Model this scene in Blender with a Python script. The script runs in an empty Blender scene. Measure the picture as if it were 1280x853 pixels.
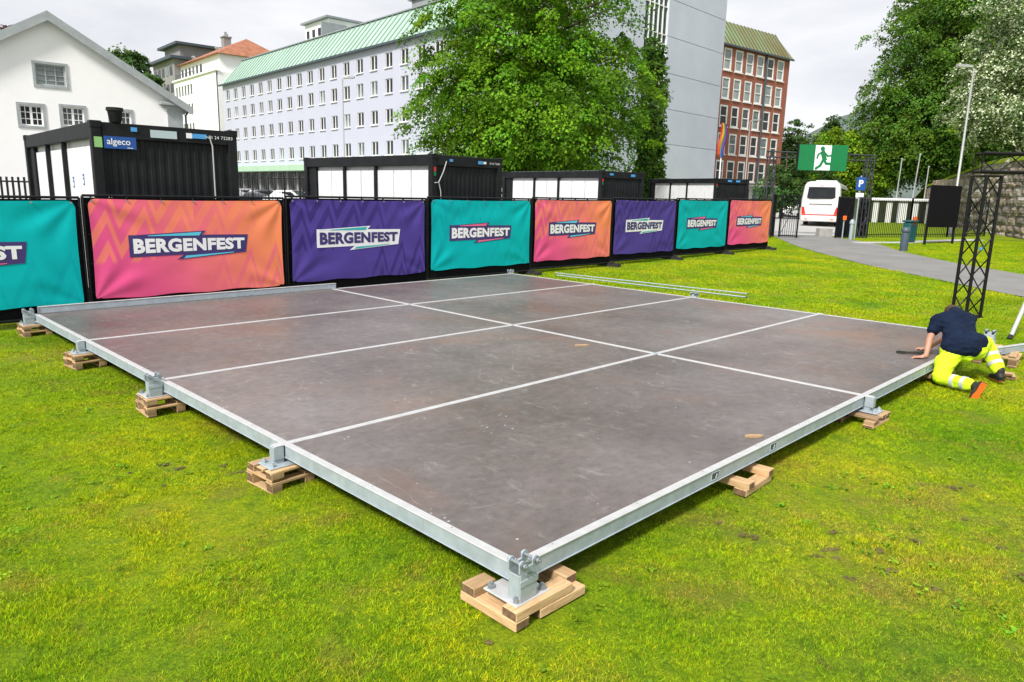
import bpy, bmesh, math, random
import numpy as np
from mathutils import Vector, Matrix, Euler, noise as mnoise

random.seed(7)
rng = np.random.default_rng(11)
scene = bpy.context.scene
C = scene.collection
PI = math.pi
R = math.radians

# ------------------------------------------------------------------ camera
cam_d = bpy.data.cameras.new('camera')
cam_d.sensor_width = 36.0
cam_d.lens = 36.0 * 900.6 / 1280.0
cam_d.clip_start = 0.05
cam_d.clip_end = 8000
cam = bpy.data.objects.new('camera', cam_d)
C.objects.link(cam)
CAM_Z = 2.145
pitch, roll = R(11.52), R(1.395)
fwd = Vector((0, math.cos(pitch), -math.sin(pitch)))
rt0 = Vector((1, 0, 0))
up0 = rt0.cross(fwd)
rt = rt0 * math.cos(roll) + up0 * math.sin(roll)
upv = up0 * math.cos(roll) - rt0 * math.sin(roll)
cam.matrix_world = Matrix(((rt.x, upv.x, -fwd.x, 0), (rt.y, upv.y, -fwd.y, 0), (rt.z, upv.z, -fwd.z, CAM_Z), (0, 0, 0, 1)))
scene.camera = cam

# ------------------------------------------------------------------ light
SUN_EL, SUN_AZ = R(46), R(208)      # azimuth measured clockwise from +Y
sd = bpy.data.lights.new('sun', 'SUN')
sd.energy = 3.4
sd.angle = R(10)
sd.color = (1.0, 0.955, 0.89)
sun = bpy.data.objects.new('sun', sd)
C.objects.link(sun)
sdir = Vector((math.sin(SUN_AZ) * math.cos(SUN_EL), math.cos(SUN_AZ) * math.cos(SUN_EL), math.sin(SUN_EL)))
sun.rotation_euler = sdir.to_track_quat('Z', 'Y').to_euler()
sun.location = sdir * 60

world = bpy.data.worlds.new('World')
scene.world = world
world.use_nodes = True
wn, wl = world.node_tree.nodes, world.node_tree.links
bg = wn['Background']
bg.inputs['Strength'].default_value = 0.1
sky = wn.new('ShaderNodeTexSky')
sky.sky_type = 'NISHITA'
sky.sun_disc = False
sky.sun_elevation = SUN_EL
sky.sun_rotation = SUN_AZ
wtc = wn.new('ShaderNodeTexCoord')
wmap = wn.new('ShaderNodeMapping')
wmap.inputs['Scale'].default_value = (1.0, 1.0, 3.2)
wno = wn.new('ShaderNodeTexNoise')
wno.inputs['Scale'].default_value = 2.6
wno.inputs['Detail'].default_value = 6
wno.inputs['Roughness'].default_value = 0.55
wno.inputs['Distortion'].default_value = 0.25
wramp = wn.new('ShaderNodeValToRGB')
wramp.color_ramp.elements[0].position = 0.36
wramp.color_ramp.elements[0].color = (0.70, 0.71, 0.74, 1)
wramp.color_ramp.elements[1].position = 0.66
wramp.color_ramp.elements[1].color = (0.96, 0.96, 0.97, 1)
wmul = wn.new('ShaderNodeMix'); wmul.data_type = 'RGBA'; wmul.blend_type = 'MULTIPLY'
wmul.inputs[0].default_value = 1.0
wmul.inputs[7].default_value = (7.9, 7.9, 8.0, 1)
wmix = wn.new('ShaderNodeMix'); wmix.data_type = 'RGBA'
wmix.inputs[0].default_value = 0.94
wl.new(wtc.outputs['Generated'], wmap.inputs['Vector'])
wl.new(wmap.outputs['Vector'], wno.inputs['Vector'])
wl.new(wno.outputs['Fac'], wramp.inputs['Fac'])
wl.new(wramp.outputs['Color'], wmul.inputs[6])
wl.new(sky.outputs['Color'], wmix.inputs[6])
wl.new(wmul.outputs[2], wmix.inputs[7])
wl.new(wmix.outputs[2], bg.inputs['Color'])

vs = scene.view_settings
vs.view_transform = 'Standard'
vs.look = 'None'
vs.exposure = 0.55
vs.gamma = 1.0
vs.use_curve_mapping = False
scene.cycles.max_bounces = 6
scene.cycles.transparent_max_bounces = 6

# ------------------------------------------------------------------ helpers
class MB:
    """collects shapes that are linked as ONE mesh object"""
    def __init__(self):
        self.v, self.f, self.m = [], [], []
    def add(self, verts, faces, mi=0):
        b = len(self.v)
        self.v.extend([tuple(p) for p in verts])
        for f in faces:
            self.f.append(tuple(b + i for i in f)); self.m.append(mi)
        return self
    def box(self, c, s, rot=None, bev=0.0, mi=0):
        hx, hy, hz = s[0] / 2, s[1] / 2, s[2] / 2
        M = Euler(rot).to_matrix() if rot is not None and not isinstance(rot, Matrix) else rot
        c = Vector(c)
        def T(p):
            p = Vector(p)
            return (M @ p if M else p) + c
        if bev <= 0:
            vs_ = [T((x * hx, y * hy, z * hz)) for x in (-1, 1) for y in (-1, 1) for z in (-1, 1)]
            return self.add(vs_, [(0, 1, 3, 2), (4, 6, 7, 5), (0, 4, 5, 1), (2, 3, 7, 6), (0, 2, 6, 4), (1, 5, 7, 3)], mi)
        b = min(bev, hx * .9, hy * .9, hz * .9)
        vs_, idx = [], {}
        for x in (-1, 1):
            for y in (-1, 1):
                for z in (-1, 1):
                    for a in range(3):
                        p = [x * (hx - b), y * (hy - b), z * (hz - b)]
                        p[a] += (x, y, z)[a] * b
                        idx[(x, y, z, a)] = len(vs_); vs_.append(T(p))
        fs = []
        for a in range(3):
            o = [i for i in range(3) if i != a]
            for s_ in (-1, 1):
                q = []
                for (i, j) in ((-1, -1), (1, -1), (1, 1), (-1, 1)):
                    k = [0, 0, 0]; k[a] = s_; k[o[0]] = i; k[o[1]] = j
                    q.append(idx[(*k, a)])
                fs.append(tuple(q))
            for i in (-1, 1):
                for j in (-1, 1):
                    k0, k1 = [0, 0, 0], [0, 0, 0]
                    k0[a], k1[a] = -1, 1
                    for k in (k0, k1): k[o[0]] = i; k[o[1]] = j
                    fs.append((idx[(*k0, o[0])], idx[(*k1, o[0])], idx[(*k1, o[1])], idx[(*k0, o[1])]))
        for x in (-1, 1):
            for y in (-1, 1):
                for z in (-1, 1):
                    fs.append(tuple(idx[(x, y, z, a)] for a in range(3)))
        return self.add(vs_, fs, mi)
    def cyl(self, p0, p1, r0, r1=None, n=10, caps=True, mi=0):
        p0, p1 = Vector(p0), Vector(p1)
        r1 = r0 if r1 is None else r1
        d = (p1 - p0).normalized()
        a = d.orthogonal().normalized(); b_ = d.cross(a)
        vs_ = []
        for p, r in ((p0, r0), (p1, r1)):
            for i in range(n):
                t = 2 * PI * i / n
                vs_.append(p + a * (r * math.cos(t)) + b_ * (r * math.sin(t)))
        fs = [(i, (i + 1) % n, n + (i + 1) % n, n + i) for i in range(n)]
        if caps: fs += [tuple(range(n)), tuple(range(n, 2 * n))]
        return self.add(vs_, fs, mi)
    def tube(self, pts, rs, n=8, mi=0):
        pts = [Vector(p) for p in pts]
        if not hasattr(rs, '__len__'): rs = [rs] * len(pts)
        vs_, prev = [], None
        for k, p in enumerate(pts):
            d = (pts[min(k + 1, len(pts) - 1)] - pts[max(k - 1, 0)]).normalized()
            a = d.orthogonal().normalized() if prev is None else (prev - d * prev.dot(d)).normalized()
            prev = a; b_ = d.cross(a)
            for i in range(n):
                t = 2 * PI * i / n
                vs_.append(p + a * (rs[k] * math.cos(t)) + b_ * (rs[k] * math.sin(t)))
        fs = []
        for k in range(len(pts) - 1):
            for i in range(n):
                fs.append((k * n + i, k * n + (i + 1) % n, (k + 1) * n + (i + 1) % n, (k + 1) * n + i))
        fs += [tuple(range(n)), tuple(range((len(pts) - 1) * n, len(pts) * n))]
        return self.add(vs_, fs, mi)
    def prism(self, base, vec, mi=0):
        base = [Vector(p) for p in base]; vec = Vector(vec); n = len(base)
        fs = [(i, (i + 1) % n, n + (i + 1) % n, n + i) for i in range(n)] + [tuple(range(n)), tuple(range(n, 2 * n))]
        return self.add(base + [p + vec for p in base], fs, mi)
    def poly(self, pts, mi=0):
        return self.add(pts, [tuple(range(len(pts)))], mi)
    def lathe(self, prof, c=(0, 0, 0), n=20, mi=0):
        c = Vector(c); vs_ = []
        for r, z in prof:
            for i in range(n):
                t = 2 * PI * i / n
                vs_.append(c + Vector((r * math.cos(t), r * math.sin(t), z)))
        fs = []
        for k in range(len(prof) - 1):
            for i in range(n):
                fs.append((k * n + i, k * n + (i + 1) % n, (k + 1) * n + (i + 1) % n, (k + 1) * n + i))
        fs += [tuple(range(n)), tuple(range((len(prof) - 1) * n, len(prof) * n))]
        return self.add(vs_, fs, mi)
    def ball(self, c, r, n=14, rot=None, mi=0):
        c = Vector(c); r = (r, r, r) if not hasattr(r, '__len__') else r
        M = Euler(rot).to_matrix() if rot is not None and not isinstance(rot, Matrix) else rot
        m = n // 2; vs_ = []
        for k in range(1, m):
            a = PI * k / m
            for i in range(n):
                t = 2 * PI * i / n
                p = Vector((r[0] * math.sin(a) * math.cos(t), r[1] * math.sin(a) * math.sin(t), r[2] * math.cos(a)))
                vs_.append(c + (M @ p if M else p))
        fs = []
        for k in range(m - 2):
            for i in range(n):
                fs.append((k * n + i, k * n + (i + 1) % n, (k + 1) * n + (i + 1) % n, (k + 1) * n + i))
        for z, k in ((r[2], 0), (-r[2], m - 2)):
            p = Vector((0, 0, z)); b = len(vs_); vs_.append(c + (M @ p if M else p))
            fs += [(k * n + i, k * n + (i + 1) % n, b) for i in range(n)]
        return self.add(vs_, fs, mi)
    def mesh(self, name, mats, smooth=False, recalc=True, sharp=0.7):
        me = bpy.data.meshes.new(name)
        me.from_pydata(self.v, [], self.f)
        for m in (mats if isinstance(mats, (list, tuple)) else [mats]): me.materials.append(m)
        if any(self.m): me.polygons.foreach_set('material_index', self.m)
        if recalc:
            bm = bmesh.new(); bm.from_mesh(me)
            bmesh.ops.recalc_face_normals(bm, faces=bm.faces); bm.to_mesh(me); bm.free()
        if smooth:
            me.shade_smooth(); me.set_sharp_from_angle(angle=sharp)
        me.update()
        return me
    def build(self, name, mats, parent=None, smooth=False, recalc=True, loc=None, rotz=None, kind=None):
        return link(name, self.mesh(name, mats, smooth, recalc), parent, loc, rotz, kind)

def link(name, me, parent=None, loc=None, rotz=None, kind=None, rot=None):
    o = bpy.data.objects.new(name, me); C.objects.link(o)
    if parent is not None: o.parent = parent
    if loc is not None: o.location = loc
    if rotz is not None: o.rotation_euler = (0, 0, rotz)
    if rot is not None: o.rotation_euler = rot
    if kind: o['kind'] = kind
    return o

def tag(o, label, cat, group=None):
    o['label'] = label; o['category'] = cat
    if group: o['group'] = group
    return o

def thing(name, label, cat, loc=(0, 0, 0), rotz=0.0, group=None):
    o = bpy.data.objects.new(name, None); C.objects.link(o)
    o.empty_display_size = 0.2
    o.location = loc; o.rotation_euler = (0, 0, rotz)
    return tag(o, label, cat, group)

KIDS = {}
def dup(root, loc, rotz=None, label=None, group=None, scale=None):
    r = root.copy(); C.objects.link(r); r.location = loc
    if rotz is not None: r.rotation_euler = (0, 0, rotz)
    if scale is not None: r.scale = scale
    if label: r['label'] = label
    if group: r['group'] = group
    for ch in list(root.children):
        c = ch.copy(); C.objects.link(c); c.parent = r
        for g in list(ch.children):
            d = g.copy(); C.objects.link(d); d.parent = c
    return r

def ground(x, y):
    t = min((y - 14) / 3.0, 30)
    z = 0.0137 * 3.0 * math.log1p(math.exp(max(t, -30)))
    z = min(z, 0.66)
    # the lawn dips a little along the left side of the stage
    a = max(0.0, min(1.0, (-x - .2) / 2.4)); a = a * a * (3 - 2 * a)
    b = max(0.0, min(1.0, (15 - y) / 7.0)); b = b * b * (3 - 2 * b)
    return z - .085 * a * b

# ------------------------------------------------------------------ materials
def mat(name, col, rough=0.6, metal=0.0, var=0.0, vscale=6.0, bump=0.0, bscale=40.0, spec=0.5, col2=None, stretch=None, alpha=None, emit=0.0, coat=0.0, detail=5.0, world_coords=False):
    m = bpy.data.materials.new(name); m.use_nodes = True
    n, l = m.node_tree.nodes, m.node_tree.links
    b = n['Principled BSDF']
    b.inputs['Base Color'].default_value = (*col, 1)
    b.inputs['Roughness'].default_value = rough
    b.inputs['Metallic'].default_value = metal
    b.inputs['Specular IOR Level'].default_value = spec
    if coat: b.inputs['Coat Weight'].default_value = coat
    tc = None
    if var or bump or col2:
        if world_coords:
            g = n.new('ShaderNodeNewGeometry'); src = g.outputs['Position']
        else:
            tc = n.new('ShaderNodeTexCoord'); src = tc.outputs['Object']
        if stretch:
            mp = n.new('ShaderNodeMapping'); mp.inputs['Scale'].default_value = stretch
            l.new(src, mp.inputs['Vector']); src = mp.outputs['Vector']
    if var or col2:
        no = n.new('ShaderNodeTexNoise'); no.inputs['Scale'].default_value = vscale
        no.inputs['Detail'].default_value = detail; no.inputs['Roughness'].default_value = 0.62
        l.new(src, no.inputs['Vector'])
        rp = n.new('ShaderNodeValToRGB')
        rp.color_ramp.elements[0].position = 0.32; rp.color_ramp.elements[1].position = 0.68
        c2 = col2 if col2 else tuple(min(1, c * (1 + var)) for c in col)
        c1 = col if col2 else tuple(c * (1 - var) for c in col)
        rp.color_ramp.elements[0].color = (*c1, 1); rp.color_ramp.elements[1].color = (*c2, 1)
        l.new(no.outputs['Fac'], rp.inputs['Fac']); l.new(rp.outputs['Color'], b.inputs['Base Color'])
    if bump:
        nb = n.new('ShaderNodeTexNoise'); nb.inputs['Scale'].default_value = bscale; nb.inputs['Detail'].default_value = 4
        l.new(src, nb.inputs['Vector'])
        bp = n.new('ShaderNodeBump'); bp.inputs['Strength'].default_value = bump; bp.inputs['Distance'].default_value = 0.02
        l.new(nb.outputs['Fac'], bp.inputs['Height']); l.new(bp.outputs['Normal'], b.inputs['Normal'])
    return m

M = {}
M['galv'] = mat('galvanised_steel', (0.355, 0.415, 0.455), 0.5, 0.12, var=0.13, vscale=9, bump=0.06, bscale=60)
M['galv_top'] = mat('brushed_aluminium', (0.49, 0.495, 0.50), 0.5, 0.1, var=0.10, vscale=9, bump=0.08, bscale=80)
M['steel_dark'] = mat('dark_metal_hollow_shade', (0.06, 0.065, 0.07), 0.6)  # dark metal, also the colour standing in for shade inside the handle slots
M['bolt'] = mat('zinc_bolt', (0.28, 0.31, 0.34), 0.4, 0.4, var=0.15, vscale=30)
M['black_paint'] = mat('black_paint', (0.006, 0.007, 0.009), 0.55, col2=(0.017, 0.018, 0.020), vscale=2.2, detail=9, spec=0.2)
M['black_truss'] = mat('black_truss_paint', (0.007, 0.007, 0.008), 0.5, var=0.2, vscale=8, spec=0.25)
M['truss_metal'] = mat('dark_aluminium_truss', (0.05, 0.055, 0.06), 0.5, 0.3, var=0.2, vscale=8)
M['rubber'] = mat('black_rubber', (0.022, 0.021, 0.020), 0.85, var=0.4, vscale=7, bump=0.3, bscale=90)
M['scrim'] = mat('black_scrim', (0.008, 0.008, 0.010), 0.9, spec=0.1, var=0.5, vscale=90, bump=0.3, bscale=300)
M['white_panel'] = mat('white_panel', (0.70, 0.71, 0.73), 0.5, var=0.05, vscale=3)
M['white_paint'] = mat('white_paint', (0.80, 0.80, 0.79), 0.5, var=0.04, vscale=4)
M['white_wall'] = mat('white_render', (0.88, 0.88, 0.88), 0.85, var=0.03, vscale=0.6, bump=0.15, bscale=12)
M['grey_trim'] = mat('grey_stone_trim', (0.33, 0.36, 0.37), 0.75, var=0.12, vscale=3)
M['roof_zinc'] = mat('grey_roof_metal', (0.27, 0.29, 0.31), 0.55, 0.1, var=0.1, vscale=1.5)
M['glass'] = mat('window_glass', (0.020, 0.024, 0.024), 0.08, var=0.6, vscale=0.9, spec=0.22)
M['glass_pale'] = mat('pale_window_glass', (0.27, 0.31, 0.31), 0.15, var=0.3, vscale=1.2, spec=0.35)
M['glass_blue'] = mat('curtain_wall_glass', (0.03, 0.07, 0.08), 0.05, var=0.5, vscale=0.5, spec=0.4)
M['lavender'] = mat('lavender_render', (0.475, 0.492, 0.585), 0.85, var=0.03, vscale=0.25, bump=0.05, bscale=6)
M['concrete_blue'] = mat('blue_grey_concrete', (0.585, 0.625, 0.73), 0.7, var=0.06, vscale=0.35, bump=0.06, bscale=5)
M['verdigris'] = mat('verdigris_copper', (0.36, 0.47, 0.405), 0.75, var=0.12, vscale=0.35, stretch=(1, 1, 0.25))
M['verdigris_dark'] = mat('verdigris_seam', (0.23, 0.38, 0.31), 0.7)
M['gutter'] = mat('dark_gutter', (0.05, 0.07, 0.09), 0.5)
M['canopy_green'] = mat('pale_green_canopy', (0.38, 0.56, 0.40), 0.6, var=0.06, vscale=0.6)
M['orange_tile'] = mat('orange_roof_tile', (0.34, 0.135, 0.075), 0.8, var=0.25, vscale=1.2, bump=0.3, bscale=6)
M['grey_concrete'] = mat('grey_concrete', (0.25, 0.25, 0.25), 0.8, var=0.15, vscale=0.5)
M['beige'] = mat('beige_render', (0.50, 0.48, 0.44), 0.85, var=0.1, vscale=0.8)
M['brick'] = mat('red_brick', (0.32, 0.105, 0.068), 0.85, var=0.18, vscale=2.2, bump=0.1, bscale=8)
M['copper_brown'] = mat('weathered_copper', (0.19, 0.145, 0.06), 0.55, col2=(0.22, 0.33, 0.17), vscale=0.16, detail=2)
M['copper_seam'] = mat('copper_seam', (0.11, 0.12, 0.05), 0.55)
M['timber'] = mat('pallet_timber', (0.46, 0.28, 0.135), 0.8, var=0.0, col2=(0.66, 0.46, 0.255), vscale=5, stretch=(1.2, 9, 9), bump=0.25, bscale=24)
M['timber_dark'] = mat('weathered_timber', (0.30, 0.19, 0.10), 0.8, col2=(0.46, 0.31, 0.18), vscale=6, stretch=(1.2, 9, 9), bump=0.25, bscale=24)
M['end_grain'] = mat('timber_end_grain', (0.17, 0.10, 0.055), 0.85, var=0.4, vscale=40)
M['asphalt'] = mat('grey_asphalt', (0.205, 0.202, 0.195), 0.9, var=0.14, vscale=0.7, bump=0.25, bscale=120, world_coords=True)
M['road'] = mat('pale_road_surface', (0.42, 0.415, 0.41), 0.9, var=0.1, vscale=0.4, bump=0.15, bscale=60, world_coords=True)
M['kerb'] = mat('kerb_stone', (0.36, 0.35, 0.33), 0.85, var=0.15, vscale=5)
M['teal_bin'] = mat('teal_bin_plastic', (0.012, 0.085, 0.095), 0.5, var=0.15, vscale=4)
M['bollard'] = mat('blue_grey_bollard', (0.055, 0.085, 0.115), 0.45, var=0.15, vscale=6)
M['bark'] = mat('bark', (0.085, 0.065, 0.045), 0.9, var=0.35, vscale=5, bump=0.6, bscale=14, stretch=(3, 3, 0.6))
M['lamp_metal'] = mat('lamp_post_metal', (0.42, 0.43, 0.43), 0.5, 0.4, var=0.1, vscale=2)
M['blue_sign'] = mat('blue_sign', (0.008, 0.075, 0.33), 0.45)
M['blue_light'] = mat('light_blue_print', (0.07, 0.33, 0.72), 0.4)
M['sign_white'] = mat('sign_white', (0.85, 0.86, 0.88), 0.4)
M['sign_green'] = mat('exit_sign_green', (0.0, 0.175, 0.05), 0.5, var=0.05, vscale=2)
M['lime'] = mat('lime_square', (0.27, 0.52, 0.18), 0.45)
M['sticker_grey'] = mat('grey_sticker', (0.45, 0.55, 0.60), 0.45)
M['red'] = mat('red_plastic', (0.60, 0.02, 0.02), 0.3, var=0.1, vscale=3)
M['orange'] = mat('orange_plastic', (0.85, 0.14, 0.015), 0.45)
M['bus_white'] = mat('bus_paint', (0.66, 0.66, 0.65), 0.3, coat=0.3, var=0.02, vscale=1)
M['car_silver'] = mat('silver_car_paint', (0.35, 0.37, 0.39), 0.3, 0.3, coat=0.5)
M['car_dark'] = mat('dark_car_paint', (0.03, 0.035, 0.045), 0.3, coat=0.5)
M['car_white'] = mat('white_car_paint', (0.75, 0.75, 0.76), 0.3, coat=0.5)
M['tyre'] = mat('tyre', (0.02, 0.02, 0.02), 0.8)
M['skin'] = mat('skin', (0.50, 0.25, 0.17), 0.5, var=0.08, vscale=14)
M['hair'] = mat('brown_hair', (0.055, 0.026, 0.014), 0.6, var=0.4, vscale=40, bump=0.5, bscale=120)
M['navy'] = mat('navy_shirt', (0.007, 0.014, 0.036), 0.9, spec=0.15, var=0.25, vscale=9, bump=0.35, bscale=18)
M['hivis'] = mat('hi_vis_yellow', (0.62, 0.86, 0.012), 0.75, var=0.07, vscale=8, bump=0.5, bscale=14)
M['reflect'] = mat('reflective_tape', (0.50, 0.52, 0.53), 0.4, var=0.08, vscale=14)
M['boot'] = mat('black_boot', (0.016, 0.016, 0.017), 0.6, var=0.3, vscale=20)
M['marquee'] = mat('white_marquee_fabric', (0.78, 0.78, 0.80), 0.6, var=0.03, vscale=1.0)
M['soil'] = mat('bare_soil', (0.105, 0.088, 0.022), 0.95, var=0.4, vscale=12, bump=0.6, bscale=40)
M['cable'] = mat('pale_cable', (0.5, 0.5, 0.5), 0.5)

def per_object(m, lo, hi):
    """each object wearing the material gets its own tone"""
    n, l = m.node_tree.nodes, m.node_tree.links; b = n['Principled BSDF']; src = b.inputs['Base Color'].links[0].from_socket
    oi = n.new('ShaderNodeObjectInfo'); rp = n.new('ShaderNodeValToRGB'); rp.color_ramp.interpolation = 'LINEAR'
    stops = lo if isinstance(lo, list) else [(0, lo), (1, hi)]
    rp.color_ramp.elements[0].position, rp.color_ramp.elements[0].color = stops[0][0], (*[stops[0][1]] * 3, 1)
    rp.color_ramp.elements[1].position, rp.color_ramp.elements[1].color = stops[-1][0], (*[stops[-1][1]] * 3, 1)
    for p, v in stops[1:-1]: e = rp.color_ramp.elements.new(p); e.color = (v, v, v, 1)
    x = n.new('ShaderNodeMix'); x.data_type = 'RGBA'; x.blend_type = 'MULTIPLY'; x.inputs[0].default_value = 1.0
    l.new(oi.outputs['Random'], rp.inputs['Fac']); l.new(src, x.inputs[6]); l.new(rp.outputs['Color'], x.inputs[7]); l.new(x.outputs[2], b.inputs['Base Color'])
per_object(M['timber'], .72, 1.15); per_object(M['timber_dark'], .7, 1.2)
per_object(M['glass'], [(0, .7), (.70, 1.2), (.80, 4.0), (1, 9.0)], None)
per_object(M['concrete_blue'], .97, 1.03)
M['glass_dark'] = mat('vehicle_glass', (0.015, 0.018, 0.020), 0.08, var=0.4, vscale=1.5, spec=0.3)

def deck_material():
    m = bpy.data.materials.new('phenolic_plywood'); m.use_nodes = True
    n, l = m.node_tree.nodes, m.node_tree.links
    b = n['Principled BSDF']
    geo = n.new('ShaderNodeNewGeometry')
    info = n.new('ShaderNodeObjectInfo')
    mp = n.new('ShaderNodeMapping'); mp.inputs['Rotation'].default_value = (0, 0, R(-45.4))
    l.new(geo.outputs['Position'], mp.inputs['Vector'])
    def noise(scale, detail=6, stretch=None, rough=0.6, dist=0.0):
        no = n.new('ShaderNodeTexNoise'); no.inputs['Scale'].default_value = scale
        no.inputs['Detail'].default_value = detail; no.inputs['Roughness'].default_value = rough
        no.inputs['Distortion'].default_value = dist
        if stretch:
            m2 = n.new('ShaderNodeMapping'); m2.inputs['Scale'].default_value = stretch
            l.new(mp.outputs['Vector'], m2.inputs['Vector']); l.new(m2.outputs['Vector'], no.inputs['Vector'])
        else:
            l.new(mp.outputs['Vector'], no.inputs['Vector'])
        return no
    def ramp(src, stops):
        r = n.new('ShaderNodeValToRGB'); cr = r.color_ramp
        cr.elements[0].position, cr.elements[0].color = stops[0][0], (*stops[0][1], 1)
        cr.elements[1].position, cr.elements[1].color = stops[-1][0], (*stops[-1][1], 1)
        for p, c in stops[1:-1]:
            e = cr.elements.new(p); e.color = (*c, 1)
        l.new(src, r.inputs['Fac']); return r
    def mix(a, b_, fac, mode='MIX'):
        x = n.new('ShaderNodeMix'); x.data_type = 'RGBA'; x.blend_type = mode
        if isinstance(fac, float): x.inputs[0].default_value = fac
        else: l.new(fac, x.inputs[0])
        for s, i in ((a, 6), (b_, 7)):
            if isinstance(s, tuple): x.inputs[i].default_value = (*s, 1)
            else: l.new(s, x.inputs[i])
        return x.outputs[2]
    big = ramp(noise(0.55, 4).outputs['Fac'], [(0.3, (0.102, 0.086, 0.081)), (0.55, (0.150, 0.132, 0.127)), (0.75, (0.192, 0.177, 0.173))])
    fine = ramp(noise(11, 9, (1, 1.25, 1), 0.78).outputs['Fac'], [(0.25, (0.62, 0.61, 0.61)), (0.5, (1, 1, 1)), (0.76, (1.34, 1.32, 1.30))])
    c = mix(big.outputs['Color'], fine.outputs['Color'], 1.0, 'MULTIPLY')
    # rusty brown stains
    st = ramp(noise(0.8, 3, None, 0.5, 0.6).outputs['Fac'], [(0.53, (0, 0, 0)), (0.75, (0.50, 0.50, 0.50))])
    c = mix(c, (0.20, 0.118, 0.082), st.outputs['Color'])
    # a rusty patch towards the far right corner
    for (px_, py_, r_, a_) in ((5.05, 10.3, 1.7, .60), (3.6, 9.2, 1.0, .25), (-.9, 6.3, .9, .25)):
        dn = n.new('ShaderNodeVectorMath'); dn.operation = 'DISTANCE'; dn.inputs[1].default_value = (px_, py_, .25)
        l.new(geo.outputs['Position'], dn.inputs[0])
        mr = n.new('ShaderNodeMapRange'); mr.interpolation_type = 'SMOOTHSTEP'
        mr.inputs['From Min'].default_value = r_; mr.inputs['From Max'].default_value = 0.0; mr.inputs['To Max'].default_value = a_
        l.new(dn.outputs['Value'], mr.inputs['Value'])
        rs = ramp(noise(2.2, 6, (.6, 1.4, 1), 0.7).outputs['Fac'], [(0.36, (0, 0, 0)), (0.62, (1, 1, 1))])
        ml = n.new('ShaderNodeMix'); ml.data_type = 'RGBA'; ml.blend_type = 'MULTIPLY'; ml.inputs[0].default_value = 1.0
        l.new(rs.outputs['Color'], ml.inputs[6]); l.new(mr.outputs['Result'], ml.inputs[7])
        c = mix(c, (0.25, 0.135, 0.085), ml.outputs[2])
    # pale dusty scuffs dragged along the boards
    sc = ramp(noise(4.0, 10, (1.5, 0.9, 1), 0.80, 0.5).outputs['Fac'], [(0.56, (0, 0, 0)), (0.70, (0.62, 0.62, 0.62))])
    c = mix(c, (0.33, 0.31, 0.30), sc.outputs['Color'])
    # scratches
    wv = n.new('ShaderNodeTexVoronoi'); wv.feature = 'DISTANCE_TO_EDGE'; wv.inputs['Scale'].default_value = 1.7
    nm = noise(1.0, 3); mv = n.new('ShaderNodeMix'); mv.data_type = 'RGBA'; mv.inputs[0].default_value = 0.3
    l.new(mp.outputs['Vector'], mv.inputs[6]); l.new(nm.outputs['Color'], mv.inputs[7])
    l.new(mv.outputs[2], wv.inputs['Vector'])
    scr = ramp(wv.outputs['Distance'], [(0.0, (0.6, 0.6, 0.6)), (0.006, (0, 0, 0))])
    gate = ramp(noise(2.0, 2).outputs['Fac'], [(0.58, (0, 0, 0)), (0.66, (0.8, 0.8, 0.8))])
    sm = mix(scr.outputs['Color'], gate.outputs['Color'], 1.0, 'MULTIPLY')
    c = mix(c, (0.36, 0.34, 0.32), sm)
    # flecks of white paint
    vf = n.new('ShaderNodeTexVoronoi'); vf.inputs['Scale'].default_value = 15.0
    l.new(mp.outputs['Vector'], vf.inputs['Vector'])
    fl = ramp(vf.outputs['Distance'], [(0.08, (1, 1, 1)), (0.17, (0, 0, 0))])
    fg = ramp(noise(2.6, 2).outputs['Fac'], [(0.60, (0, 0, 0)), (0.64, (0.8, 0.8, 0.8))])
    c = mix(c, (0.50, 0.59, 0.57), mix(fl.outputs['Color'], fg.outputs['Color'], 1.0, 'MULTIPLY'))
    # each board a little different
    pr = ramp(info.outputs['Random'], [(0.0, (0.82, 0.80, 0.79)), (1.0, (1.12, 1.11, 1.11))])
    c = mix(c, pr.outputs['Color'], 1.0, 'MULTIPLY')
    l.new(c, b.inputs['Base Color'])
    rr = ramp(noise(2.5, 6).outputs['Fac'], [(0.3, (0.33, 0.33, 0.33)), (0.7, (0.52, 0.52, 0.52))])
    l.new(rr.outputs['Color'], b.inputs['Roughness'])
    bp = n.new('ShaderNodeBump'); bp.inputs['Strength'].default_value = 0.10; bp.inputs['Distance'].default_value = 0.004
    l.new(noise(60, 5, (1, 1.6, 1)).outputs['Fac'], bp.inputs['Height']); l.new(bp.outputs['Normal'], b.inputs['Normal'])
    return m
M['deck'] = deck_material()

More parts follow.
